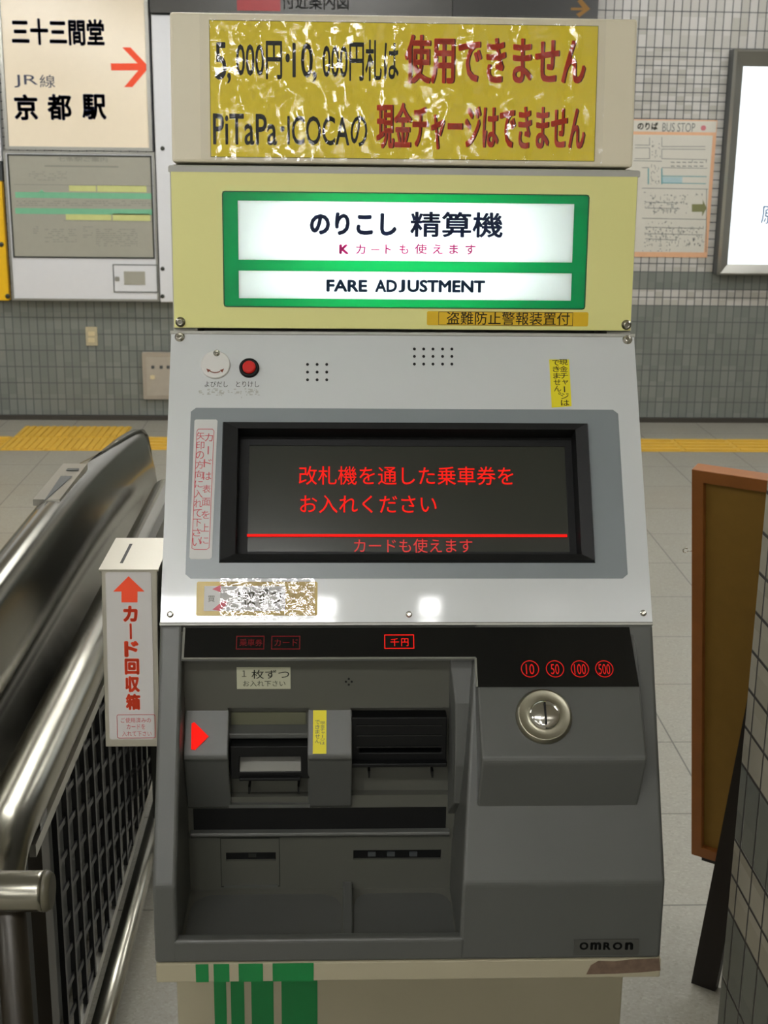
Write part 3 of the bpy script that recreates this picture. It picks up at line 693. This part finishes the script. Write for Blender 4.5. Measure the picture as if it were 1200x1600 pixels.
# stickers on the panel
ST = Face(WP.o, Vector((1, 0, 0)), WP.V)
def qpoly(f, pts): return [f.uv(*p) for p in pts]
st = build('charge_sticker', slab(MB(), WP, qpoly(WP, [(862, 637), (893, 635), (889, 562), (858, 562)]), .0002, .0007), 'sun', mc)
mb = MB(); vertical(mb, WP, '現金チャージは', 873, 561, 887, 635, .0009, .006, xb=876); vertical(mb, WP, 'できません。', 862, 562, 874, 623, .0009, .006, xb=866); build('lettering', mb, 'ink', st)
r = WP.rect(299, 656, 336, 874)
st = build('card_sticker', slab(MB(), WP, [WP.uv(*p) for p in ((296, 871), (298, 874), (328, 874), (331, 871), (340, 658), (338, 656), (306, 656), (304, 658))], .0007, .0012), 'paper', mc)
mb = MB(); fr_ = [WP.uv(*p) for p in ((300, 857), (304, 859), (323, 859), (327, 856), (334.5, 674), (332, 671), (310, 671), (308, 674), (300, 857))]
strip_line(mb, WP, fr_, .0007, .0012, .0015)
vertical(mb, WP, 'カードは表面を上に', 320, 674, 334, 855, .0015, .0, xb=312, fill=.62); vertical(mb, WP, '矢印の方向に入れて下さい', 307, 674, 321, 855, .0015, .0, xb=300, fill=.82)
build('lettering', mb, 'crimson', st)
# taped brass label at the bottom
r = WP.rect(307, 909, 496, 962)
st = build('taped_label', slab(MB(), WP, r, .0002, .0008, .002), 'brass', mc)
build('white_field', slab(MB(), WP, WP.rect(319, 916, 446, 955), .0008, .0011), 'paper', st)
mb = MB()
for pts in (((332, 921), (345, 914), (345, 926)), ((332, 953), (350, 938), (356, 943), (344, 955))): p = [WP.uv(*a) for a in pts]; mb.add([WP.P(a, b, .0014) for a, b in p], [tuple(range(len(p)))])
build('pink_mark', mb, mat('pink_ink', '#dc6f7c', .5), st)
mb = MB(); text_into(mb, WP, '1枚ずつ', WP.rect(372, 920, 440, 946), .0014, .015); text_into(mb, WP, '買', WP.rect(325, 931, 336, 941), .0014, 0); build('lettering', mb, mat('grey_print', '#77766a', .5), st)
build('crinkled_tape', wrinkle(WP, WP.rect(344, 904, 492, 970), 110, 50, .0020, .0006, 110, 9.1, (1, 1.2)), 'tape', st)

# ---------------- lower body
G = Face((0, 1.2816, .7845), V=(0, 1.4141-1.2816, 1.0358-.7845))
YI = 1.410
FP = [(1.4141, 1.0358), (1.2816, .7845), (1.2786, .6915), (YBK, .6915), (YBK, 1.0358)]
mb = MB(); mb.yz(FP, X0, -.1705); mb.yz(FP, [.160, .1402, .139, .139, .160], X1)
mb.yz([(1.2787, .7195), (1.2786, .6915), (YBK, .6915), (YBK, .70), (1.300, .70), (1.293, .7195)], -.1765, .1455)
lb_ = build('lower_body', mb, 'body', mc, bevel=.004, seg=3)
mb = MB(); mb.yz([(1.416, 1.0385), (1.416, 1.0345), (YBK, 1.0345), (YBK, 1.0385)], X0, X1); build('seam', mb, 'black', mc)
# inner panel (vertical) with openings
IP = Face((0, YI, 0))
bay1 = IP.rect(357, 1106, 484, 1245); bay2 = IP.rect(547, 1106, 705, 1242); slot = IP.rect(302, 1262, 697, 1296); sl1 = IP.rect(353, 1332, 431, 1345); sl2 = IP.rect(552, 1328, 689, 1343)
mb = MB(); holed(mb, IP, (-.172, .162, .70, 1.03), [bay1, bay2, slot, sl1, sl2], -.10, 0); ip = build('inner_panel', mb, 'body2', mc)
mb = MB(); mb.box((-.172, YI+.10, .70), (.162, YI+.105, 1.03)); build('inner_back', mb, 'black', mc)
# black strip lens carrying the indicators
CF = Face((0, 1.414, 1.0345), V=(0, 1.414-1.31, 1.0345-.920))       # console slope
def Z(f, px, py): u, v = f.uv(px, py); return v
vb = CF.uv(500, 1029)[1]; vt = -.0015; vb2 = CF.uv(870, 1073)[1]; uR = CF.uv(988, 1010)[0]; uL = CF.uv(287, 1005)[0]; uM = CF.uv(744, 1050)[0]
# console and shelf that carry the lens
cs_prof = [CF.P(0, -.0005, -.001), CF.P(0, vb, -.001)]
mb = MB(); a = CF.P(0, 0, -.002); b = CF.P(0, vb-.002, -.002); mb.yz([(a.y, a.z), (b.y, b.z), (b.y+.012, b.z-.003), (1.43, b.z+.002), (1.43, a.z)], -.1705, .161); build('indicator_shelf', mb, 'body', mc, bevel=.001)
mb = MB(); c0 = CF.P(0, 0, -.002); c1 = Vector((0, 1.3105, .9205)); c1b = Vector((0, 1.3095, .915)); c2 = Vector((0, 1.321, .8545))
mb.yz([(c0.y, c0.z), (c1.y, c1.z), (c1b.y, c1b.z), (c2.y, c2.z), (1.36, .84), (1.44, 1.03)], [.159, .1605, .1605, .158, .158, .159], [.343, .3415, .3415, .337, .337, .343])
cons = build('coin_console', mb, 'body', mc, bevel=.0025)
mb = MB(); poly = [(uL, vt), (uL, vb), (uM, vb), (uM, vb2), (CF.uv(1000, 1073)[0]-.001, vb2), (CF.uv(983, 980)[0], vt)]
n = len(poly); slab(mb, CF, poly[::-1], -.0012, .0006); lens = build('indicator_lens', mb, 'gloss', mc)
mb = MB(); T_ = .0014
for a, b in (((uL, vt), (uL, vb)), ((uL, vb), (uM, vb)), ((uM, vb), (uM, vb2))): strip_line(mb, CF, [a, b], .0022, -.001, .0014)
build('lens_rim', mb, mat('edge_highlight_plastic', '#77776f', .3), mc)  # raised rim; the highlight along its edges is put into the paler colour
# indicators
def led_frame(px, m, txt, tb, mt):
    mb = MB(); ring(mb, CF, CF.rect(*px), .0009, .0007, .001); 
    for c, q in zip(txt, tb): text_into(mb, CF, c, CF.rect(*q), .001, -.01 if mt == 'leddim' else .0)
    build('indicator', mb, m, lens)
led_frame((369, 994, 413, 1015), 'leddim', ['乗', '車', '券'], [(374, 999, 386, 1010), (387, 999, 398, 1010), (399, 999, 410, 1010)], 'led')
led_frame((424, 994, 469, 1015), 'leddim', ['カード'], [(429, 999, 465, 1010)], 'leddim')
led_frame((600.5, 992, 647, 1014), 'led', ['千', '円'], [(610, 998, 623, 1010), (627, 998, 638, 1010)], 'led')
for x, s, m_ in ((828, '10', 'ledmid'), (867, '50', 'ledmid'), (906, '100', 'ledmid'), (944, '500', 'ledmid')):
    u, v = CF.uv(x, 1045.5); rr = .0098; mb = MB(); arc = [(u+rr*math.cos(i*math.pi/14), v+rr*.98*math.sin(i*math.pi/14)) for i in range(29)]
    strip_line(mb, CF, arc, .0009, .0007, .001); hw = 6.5 if len(s) == 2 else 9
    text_into(mb, CF, s, CF.rect(x-hw, 1038, x+hw, 1054), .001, -.004); build('coin_indicator', mb, m_, lens)
# coin slot
u, v = CF.uv(849.5, 1120); rr = (CF.uv(893, 1120)[0]-CF.uv(805, 1120)[0])/2; c = CF.P(u, v)
mb = MB(); mb.lathe(c, CF.U, CF.V, CF.N, [(rr, -.002), (rr, .0025), (rr*.995, .003), (rr*.92, .0068), (rr*.91, .0071), (rr*.885, .0072), (rr*.87, .0070), (rr*.62, .0070), (rr*.60, .0071), (rr*.56, .0074)], 64); cs = build('coin_slot_plate', mb, metal('coin_plate_steel', '#a19d8b', .34), cons)
pr = [(rr*.55, .0072)]+[(rr*.55*math.cos(t), .0072+.006*math.sin(t)) for t in (.2, .5, .8, 1.1, 1.35, 1.5)]
mb = MB(); mb.lathe(c, CF.U, CF.V, CF.N, pr, 48); build('dome', mb, 'chrome', cs)
mb = MB(); slab(mb, CF, (u-.0011, u+.0011, v-.0125, v+.0125), .010, .0142); build('coin_slit', mb, 'black', cs)
mb = MB(); ring(mb, CF, CF.rect(868, 1163, 916, 1179), .0004, -.002, -.0012); build('plugged_hole', mb, 'body2', cons)
# modules inside the recess
def module(u0, u1, name='slot_surround'):
    zt = IP.uv(500, 1108)[1]; zr = .8885; zb = IP.uv(500, 1262)[1]
    mb = MB(); mb.yz([(YI+.001, zt), (YI-.030, zr+.004), (YI-.031, zr-.001), (YI-.028, zr-.005), (YI-.004, zb+.004), (YI+.001, zb)], u0, u1)
    return build(name, mb, 'body', mc, bevel=.0015)
M1 = Face((0, YI-.03, 0)); 
module(-.1705, bay1[0]+.002); module(bay1[1]-.002, bay2[0]+.002)
mb = MB(); mb.yz([(YI+.001, 1.0), (YI-.02, .95), (YI-.035, .88), (YI-.03, .83), (YI+.001, .80)], [.1315, bay2[1]+.002, bay2[1]+.001, bay2[1]+.002, .134], .158); build('side_surround', mb, 'body', mc, bevel=.0015)
MF = Face((0, YI-.0303, .8925), V=(0, .0313, IP.uv(500, 1108)[1]-.8925))
mb = MB(); pa = [MF.uv(*p) for p in ((299.5, 1131), (304, 1129), (326, 1151), (305, 1172), (299, 1171))]; slab(mb, MF, pa[::-1], .0005, .0025); build('arrow_lamp', mb, 'arrowled', mc)
st = build('charge_sticker', slab(MB(), MF, MF.rect(489, 1110, 510, 1178), .0006, .001), 'sun', mc)
mb = MB(); vertical(mb, MF, '現金チャージは', 500, 1127, 508, 1164, .0012, 0.0, xb=500); vertical(mb, MF, 'できません', 492, 1125, 500, 1162, .0012, 0.0, xb=492); build('lettering', mb, 'olive', st)
# card slot bay
def bay(q, z0, z1, zs, nm, label_rect=None):
    u0, u1, v0, v1 = q
    b = Face((0, YI, 0)); mb = MB()
    holed(mb, b, (u0, u1, v0, v1), [zs], -.03, -.012); o = build('bay_face', mb, 'body2', mc)
    return o
h1 = IP.rect(372, 1178, 472, 1206)
b1 = bay(bay1, 0, 0, h1, 'card')
B = Face((0, YI+.012, 0))
mb = MB(); slab(mb, B, B.rect(361, 1112, 478, 1131), 0, .002); build('olive_strip', mb, 'olive', b1)
mb = MB(); q1 = B.rect(358, 1131, 483, 1153); mb.yz([(YI+.012, q1[3]), (YI-.006, q1[3]-.004), (YI-.006, q1[3]-.010), (YI+.012, q1[2])], bay1[0], bay1[1]); build('brow', mb, 'body', b1, bevel=.001)
Q = Face((0, YI-.02, 0)); qo = Q.rect(360, 1166, 484, 1217); qi = Q.rect(374, 1183, 470, 1206)
mb = MB(); holed(mb, Q, qo, [qi], -.034, 0); mb.box((qo[0]+.01, YI-.026, qo[2]), (qo[1]-.01, YI-.02, qo[2]+.004)); cm = build('card_mouth', mb, 'black', mc, bevel=.0012)
mb = MB(); zz = qi[2]; mb.yz([(YI-.019, zz), (YI-.019, zz+.0008), (YI+.012, zz+.022), (YI+.014, zz+.020)], qi[0], qi[1]); build('card_guide', mb, mat('pale_guide_plate', '#8d8c86', .4), cm)
for x in (391, 467):
    mb = MB(); slab(mb, B, B.rect(x-1.5, 1217, x+1.5, 1228), 0, .02); build('prong', mb, 'black', cm)
mb = MB(); ql = B.rect(358, 1246, 484, 1251); mb.box((bay1[0], YI-.006, ql[2]), (bay1[1], YI+.01, ql[2]+.004)); build('sill', mb, 'body', b1)
# bill bay
h2 = IP.rect(556, 1124, 696, 1186)
b2 = bay(bay2, 0, 0, h2, 'bill')
Q = Face((0, YI-.008, 0)); qo = Q.rect(549, 1121, 698, 1192); qi = Q.rect(562, 1130, 690, 1176)
mb = MB(); holed(mb, Q, qo, [(qi[0], qi[1], qi[2], qi[2]+.006)], -.022, 0)
mb.box((qo[0], YI-.02, qo[2]), (qo[1], YI-.008, qo[2]+.005)); bm_ = build('bill_mouth', mb, 'black', mc, bevel=.0012)
for k, zz in enumerate((.35, .6, .82)):
    z_ = qo[2]+(qo[3]-qo[2])*zz; build('bill_rib', MB().box((qo[0]+.006, YI-.0095, z_), (qo[1]-.006, YI-.0075, z_+.0015)), 'gloss', bm_)
for x in (576, 674):
    mb = MB(); slab(mb, B, B.rect(x-1.5, 1193, x+1.5, 1203), 0, .02); build('prong', mb, 'black', bm_)
# dark slot lens and its ledge
build('slot_lens', slab(MB(), IP, slot, -.012, -.0008), 'black', mc)
mb = MB(); mb.yz([(YI+.001, slot[2]+.0005), (YI-.007, slot[2]-.0005), (YI-.008, slot[2]-.004), (YI+.001, slot[2]-.011)], -.168, .137); build('slot_ledge', mb, 'body', mc, bevel=.001)
# return slots
for q, nm in ((sl1, 'card_return_slot'), (sl2, 'bill_return_slot')):
    mb = MB(); slab(mb, IP, q, -.012, -.004); o = build(nm, mb, 'black', mc)
    if nm[0] == 'c': build('shutter_glint', slab(MB(), IP, IP.rect(388, 1336, 400, 1342), -.004, -.0035), 'darksteel', o)
    else:
        for x in (575, 605, 640): build('roller', slab(MB(), IP, IP.rect(x, 1333, x+12, 1339), -.004, -.001), 'fdark', o)
mb = MB(); ring(mb, IP, IP.rect(345, 1309, 437, 1385), .0006, .0001, .0008); build('return_door_outline', mb, 'black', mc)
build('return_door_lip', MB().box((IP.uv(350, 1385)[0], YI-.0015, IP.uv(350, 1386)[1]), (IP.uv(434, 1385)[0], YI, IP.uv(350, 1383)[1])), 'body', mc)
# tray: two scoops with a divider
mb = MB()
def scoop(u0, u1, name):
    nu, nv = 16, 10; vs = []; fs = []
    for j in range(nv+1):
        for i in range(nu+1):
            a = i/nu; b = j/nv; x = u0+(u1-u0)*a; y = 1.296+(YI-1.296)*b
            side = min(1, min(a, 1-a)*6); side = side*side*(3-2*side); fb = min(1, min((1-b)*2.4, b*6)); fb = fb*fb*(3-2*fb)
            vs.append((x, y, .702-.022*side*fb))
    for j in range(nv):
        for i in range(nu): a = j*(nu+1)+i; fs.append((a, a+1, a+nu+2, a+nu+1))
    m = MB().add(vs, fs, True); return build(name, m, 'body2', mc)
scoop(-.1705, .012, 'card_tray'); scoop(.021, .1402, 'change_tray')
mb = MB(); mb.yz([(1.297, .698), (1.297, .703), (YI, .712), (YI, .698)], .011, .022); build('tray_divider', mb, 'body', mc, bevel=.0015)
# label above card slot, small vent
r = IP.rect(370, 1042, 454, 1076)
st = build('insert_label', slab(MB(), IP, r, .0003, .0009), 'paper2', mc)
mb = MB(); text_into(mb, IP, '１', IP.rect(378, 1047, 385, 1057), .0011, 0); text_into(mb, IP, '枚ずつ', IP.rect(393, 1046, 452, 1060), .0011, .004); text_into(mb, IP, 'お入れ下さい', IP.rect(380, 1063, 446, 1072), .0011, -.005); build('lettering', mb, 'ink', st)
mb = MB()
for x, y in ((545, 1060.5), (540.5, 1065), (549.5, 1065), (545, 1069.5)): u, v = IP.uv(x, y); mb.lathe(IP.P(u, v, .0002), IP.U, IP.V, IP.N, [(.0013, 0), (.0013, .0004)], 10)
build('pilot_holes', mb, 'black', mc)
# maker's plate
VF = Face((0, 1.2786, .6915), V=(0, .003, .093))
mb = MB(); slab(mb, VF, VF.rect(896, 1467, 998, 1491), .0002, .0014, .001); pl = build('maker_plate', mb, mat('plate_grey_plastic', '#474742', .45), mc)
mb = MB(); text_into(mb, VF, 'O', VF.rect(905, 1471, 919, 1483), .0016, .05); text_into(mb, VF, 'm', VF.rect(922, 1471, 939, 1483), .0016, .05); text_into(mb, VF, 'R', VF.rect(942, 1471, 954, 1483), .0016, .05); text_into(mb, VF, 'O', VF.rect(957, 1471, 972, 1483), .0016, .05); text_into(mb, VF, 'n', VF.rect(976, 1471, 989, 1483), .0016, .05)
build('lettering', mb, 'black', pl)
# base strip and pedestal
bs = build('base_strip', MB().box((X0+.001, 1.2782, .6675), (X1+.001, YBK, .6912)), 'ivory', mc, bevel=.0015)
SF = Face((0, 1.2782, 0))
mb = MB()
for a, b in ((306, 326), (334, 358.5), (373, 411), (426, 490)): r = SF.rect(a, 1512, b, 1534); slab(mb, SF, (r[0], r[1], .668, .6907), .0001, .0005)
build('green_stripe', mb, 'green', bs)
pts = [(916, 1522), (923, 1508), (935, 1501), (960, 1502), (985, 1499), (1030, 1497), (1032, 1516), (1000, 1519), (960, 1521)]
mb = MB(); slab(mb, SF, [SF.uv(*p) for p in pts][::-1], .0001, .0006); build('rust_patch', mb, 'rust', bs)
pd = build('pedestal', MB().box((X0+.002, 1.434, 0), (X1-.001, YBK, .6675)), 'ivory', mc, bevel=.002)
PF = Face((0, 1.434, 0))
mb = MB()
for a, b in ((335, 354), (361, 382), (393, 427.5), (440, 496)): r = PF.rect(a, 1545, b, 1595); slab(mb, PF, (r[0], r[1], .05, .667), .0001, .0005)
build('green_stripe', mb, 'green', pd)

# ------------------------------------------------------------------ card collection box
bx = thing('card_collection_box', 'narrow steel used-card collection box with red arrow beside the fare machine', 'card box', (-.232, 1.49, .885))
BF = Face((0, 1.437, 1.0947), V=(0, 1.437-1.412, 1.0947-.888)); 
bl = math.hypot(.025, .2067)
BF = Face((0, 1.412, .888), V=(0, 1.437-1.412, 1.0947-.888))
mb = MB(); mb.yz([(1.437, 1.0935), (1.412, .888), (1.545, .888), (1.557, 1.0935)], -.263, -.2005); build('case', mb, 'satin', bx, bevel=.0008)
mb = MB(); mb.box((-.2655, 1.434, 1.0937), (-.1985, 1.558, 1.0957)); lidb = build('lid', mb, 'satin', bx)
mb = MB(); mb.box((-.2452, 1.458, 1.0957), (-.2418, 1.533, 1.0960)); build('slot', mb, 'black', lidb)
st = build('sticker', slab(MB(), BF, (-.2582, -.2068, .009, bl-.003), .0002, .0007, .003), mat('pale_grey_vinyl', '#c9c6c3', .4, dirt=.02), bx)
mb = MB(); pa = [BF.uv(*p) for p in ((201, 900), (226, 924), (215, 924), (215, 941), (190, 941), (190, 924), (177, 924))]
mb.add([BF.P(u, v, .001) for u, v in pa], [(0, 1, 2, 5, 6), (2, 3, 4, 5)]); build('arrow', mb, 'bred', st)
mb = MB(); vertical(mb, BF, 'カード回収箱', 191, 945, 216, 1110, .001, .055, xb=196, fill=.92); build('lettering', mb, 'bred', st)
mb = MB(); ring(mb, BF, BF.rect(183, 1116, 243, 1153), .0006, .0008, .0011, .002)
for s_, q in (('ご使用済みの', (189, 1121, 236, 1129)), ('カードを', (198, 1131, 227, 1139)), ('入れて下さい', (191, 1142, 237, 1150))): text_into(mb, BF, s_, BF.rect(*q), .001, 0)
build('lettering', mb, 'crimson', st)

# ------------------------------------------------------------------ ticket gate (left)
gt = thing('ticket_gate', 'long low stainless steel ticket gate with rounded far end left of machine', 'ticket gate', (-.56, 2.4, 0))
st_ = []
def top_z(y): 
    K = [(0.9, .906), (1.9, .907), (2.42, .906), (2.72, .898), (3.07, .871), (3.3, .848), (3.46, .824), (3.54, .785), (3.575, .72), (3.58, .6)]
    for (a, b), (c, d) in zip(K[:-1], K[1:]):
        if y <= c: return b+(d-b)*(y-a)/(c-a)
    return K[-1][1]
ys = [1.45, 1.55, 1.65, 1.8, 2.1, 2.4, 2.6, 2.8, 3.0, 3.2, 3.35, 3.46, 3.52, 3.56, 3.575]
mb = MB(); vs = []; fs = []; rows = []
for y in ys:
    z = top_z(y); k = min(1, (z-.3)/.6)
    xl = -.568 if y < 2.5 else (-.568-.009*(y-2.5)/.23 if y < 2.73 else (-.577+.034*(y-2.73)/.3 if y < 3.03 else -.543+.012*(y-3.03)/.5)); xr = -.5
    hgt = z
    sec = [(xl, 0), (xl, z-.03), (xl+.006, z-.012), (xl+.018, z-.002), (xl+.03, z+.002), (xr-.03, z+.002), (xr-.014, z-.001), (xr-.005, z-.009), (xr, z-.022),
           (xr+.006*k, z-.05), (xr+.016*k, z-.085), (xr+.020*k, z-.115), (xr+.014*k, z-.145), (xr, z-.175), (xr-.012, z-.21), (xr-.012, z-.30), (xr-.002, z-.36), (xr, z-.42), (xr, 0)]
    rows.append(sec); vs += [(a, y, max(b, 0)) for a, b in sec]
n = len(rows[0])
for i in range(len(ys)-1):
    for j in range(n-1): fs.append((i*n+j, i*n+j+1, (i+1)*n+j+1, (i+1)*n+j))
mb.add(vs, fs, True); mb.add(vs[:n], [tuple(range(n))]); mb.add(vs[-n:], [tuple(range(n))])
build('housing', mb, 'gatesteel', gt)
build('lower_panel', MB().box((-.5, 1.46, .02), (-.494, 3.5, .50)), 'panel', gt)
# ticket outlet recess on the gate top
TP = Face((0, 0, .9095), U=(1, 0, 0), V=(0, 1, 0))
pts = [(67, 785), (83, 774), (117, 742), (93, 743)]
mb = MB(); TPd = TP.up(-.002)
P4 = [TP.uv(*p) for p in ((50, 797), (97, 800), (128, 738), (88, 733))]
slab(mb, TP, (-.566, -.516, 2.43, 2.72), -.012, .0004); tp = build('ticket_slot_plate', mb, 'frame', gt)
mb = MB(); slab(mb, TP, [TP.uv(*p) for p in ((68, 785), (113, 745), (95, 745))], .001, .0018); build('ticket_slot', mb, 'fdark', tp)
mb = MB(); slab(mb, TP, [TP.uv(*p) for p in ((103, 736), (123, 736), (124, 733), (106, 733))], .001, .0018); build('slot_mark', mb, 'panel', tp)

# ------------------------------------------------------------------ fence: big handrail, mesh panel, low pipe
fn = thing('mesh_fence', 'steel handrail fence with black lattice panel between gate and fare machine', 'fence', (-.4, 2.3, 0))
XF = -.40
build('handrail', MB().tube([(XF-.022, 1.463, .61), (XF-.022, 1.464, .625), (XF-.022, 1.470, .648), (XF-.022, 1.49, .684), (XF-.022, 1.52, .702), (XF-.022, 1.56, .707), (XF-.022, 2.0, .707), (XF-.022, 3.25, .707)], .037, 32), 'steel', fn)
build('end_post', MB().tube([(XF-.022, 1.463, 0), (XF-.022, 1.463, .612)], .0365, 32), 'post', fn)
build('top_rail', MB().box((XF-.006, 1.60, .638), (XF+.003, 3.25, .656)), 'frame', fn)
build('bottom_rail', MB().box((XF-.006, 1.60, .196), (XF+.003, 3.25, .214)), 'frame', fn)
build('low_pipe', MB().tube([(XF+.004, 1.50, .10), (XF+.004, 3.25, .10)], .019, 20), 'steel', fn)
for y in (1.665, 3.22): build('post', MB().box((XF-.02, y-.022, 0), (XF+.0, y+.022, .67)), 'post', fn)
mb = MB(); nb = 21
for i in range(nb):
    y = 1.735+i*.0715; mb.box((XF-.005, y-.0055, .212), (XF+.003, y+.0055, .640))
    z = .225+(.0265 if i % 2 else 0)
    if i < nb-1:
        while z < .635:
            a = Vector((XF-.001, y, z)); b = Vector((XF-.001, y+.0715, z-.012 if z > .23 else z)); d = .005
            mb.prism(None, [a+Vector((-.0015, 0, -d)), a+Vector((.0015, 0, -d)), a+Vector((.0015, 0, d)), a+Vector((-.0015, 0, d))], [b+Vector((-.0015, 0, -d)), b+Vector((.0015, 0, -d)), b+Vector((.0015, 0, d)), b+Vector((-.0015, 0, d))])
            z += .053
build('lattice_panel', mb, 'mesh', fn)
# short crossbar in front, at lower left
cb_ = thing('barrier_rail', 'short horizontal steel rail end on brown posts at the lower left', 'rail', (-.45, 1.35, 0))
Yr = 1.38; a = W3(78, 1392, Yr)
build('rail', MB().tube([(a.x-.3, Yr, a.z), (a.x-.012, Yr, a.z), (a.x-.006, Yr, a.z)], [.0235, .0235, .0235], 32), 'steel', cb_)
build('end_cap', MB().tube([(a.x-.006, Yr, a.z), (a.x-.002, Yr, a.z), (a.x+.003, Yr, a.z)], [.024, .0235, .020], 32), mat('grey_end_cap', '#5c5848', .4), cb_)
for xx in (a.x-.05, a.x-.12): build('post', MB().tube([(xx, Yr+.01, 0), (xx, Yr+.01, a.z-.02)], .018, 24), 'post', cb_)

# farther handrail seen between gate and machine
t = thing('side_panel', 'dark slanted steel panel edge just beyond the card collection box', 'panel', (-.355, 2.7, 0))
build('panel', MB().box((-.362, 2.42, .25), (-.348, 3.1, .818)), 'darksteel', t)
build('leg', MB().box((-.36, 2.6, 0), (-.35, 2.66, .25)), 'darksteel', t)

# ------------------------------------------------------------------ easel board (right)
ez = thing('easel_board', 'wooden framed notice board on dark legs seen from behind near tiled pillar', 'notice board', (.85, 2.3, 0))
U = Vector((.81, -.5864, 0)).normalized(); A0 = Vector((.730, 2.4, .170)); A1 = Vector((.633, 2.266, 1.012)); Vv = (A1-A0); Vv = (Vv-U*Vv.dot(U))
EF = Face(A0, U, Vv); L = Vv.length; Wd = .62
EF.o = A0
mb = MB(); holed(mb, EF, (0, Wd, 0, L), [(.022, Wd-.022, .024, L-.024)], -.03, 0); build('frame', mb, 'wood', ez, bevel=.0015)
build('board', slab(MB(), EF, (.018, Wd-.018, .02, L-.02), -.022, -.012), 'cork', ez)
build('ledge', slab(MB(), EF, (.02, Wd-.02, -.012, 0), -.05, -.006), 'legblack', ez)
top = EF.P(.20, L-.02, .004); foot = Vector((.718, 2.205, 0))
def bar(mb, a, b, wx, wy):
    d = (b-a).normalized(); s = U*wx/2; n_ = d.cross(s).normalized()*wy/2
    return mb.prism(None, [a-s-n_, a+s-n_, a+s+n_, a-s+n_], [b-s-n_, b+s-n_, b+s+n_, b-s+n_])
build('leg', bar(MB(), foot, top, .048, .018), 'legblack', ez)
foot2 = foot+U*.27; build('leg', bar(MB(), foot2, EF.P(.42, L-.02, .004), .04, .018), 'legblack', ez)
for uu in (.10, .5):
    p = EF.P(uu, .0, -.03); q_ = p-EF.N*.0; d = -EF.V; tt = p.z/EF.V.z
    build('leg', bar(MB(), p+d*tt*.985, EF.P(uu, .3, -.035), .035, .012), 'legblack', ez)
# hook on the left edge
p = EF.P(0, L*.80, -.015); Y_ = p.y
c = W3(1071, 860, Y_); mb = MB(); e = W3(1081, 861, Y_)
pts = [c+Vector((.0045*math.cos(t), 0, .0045*math.sin(t))) for t in [i*.35+.7 for i in range(16)]]
mb.tube(pts, .0009, 8); mb.tube([c+Vector((.0045, 0, -.001)), e+Vector((.004, 0, 0))], .0009, 8); build('hook', mb, 'chrome', ez)
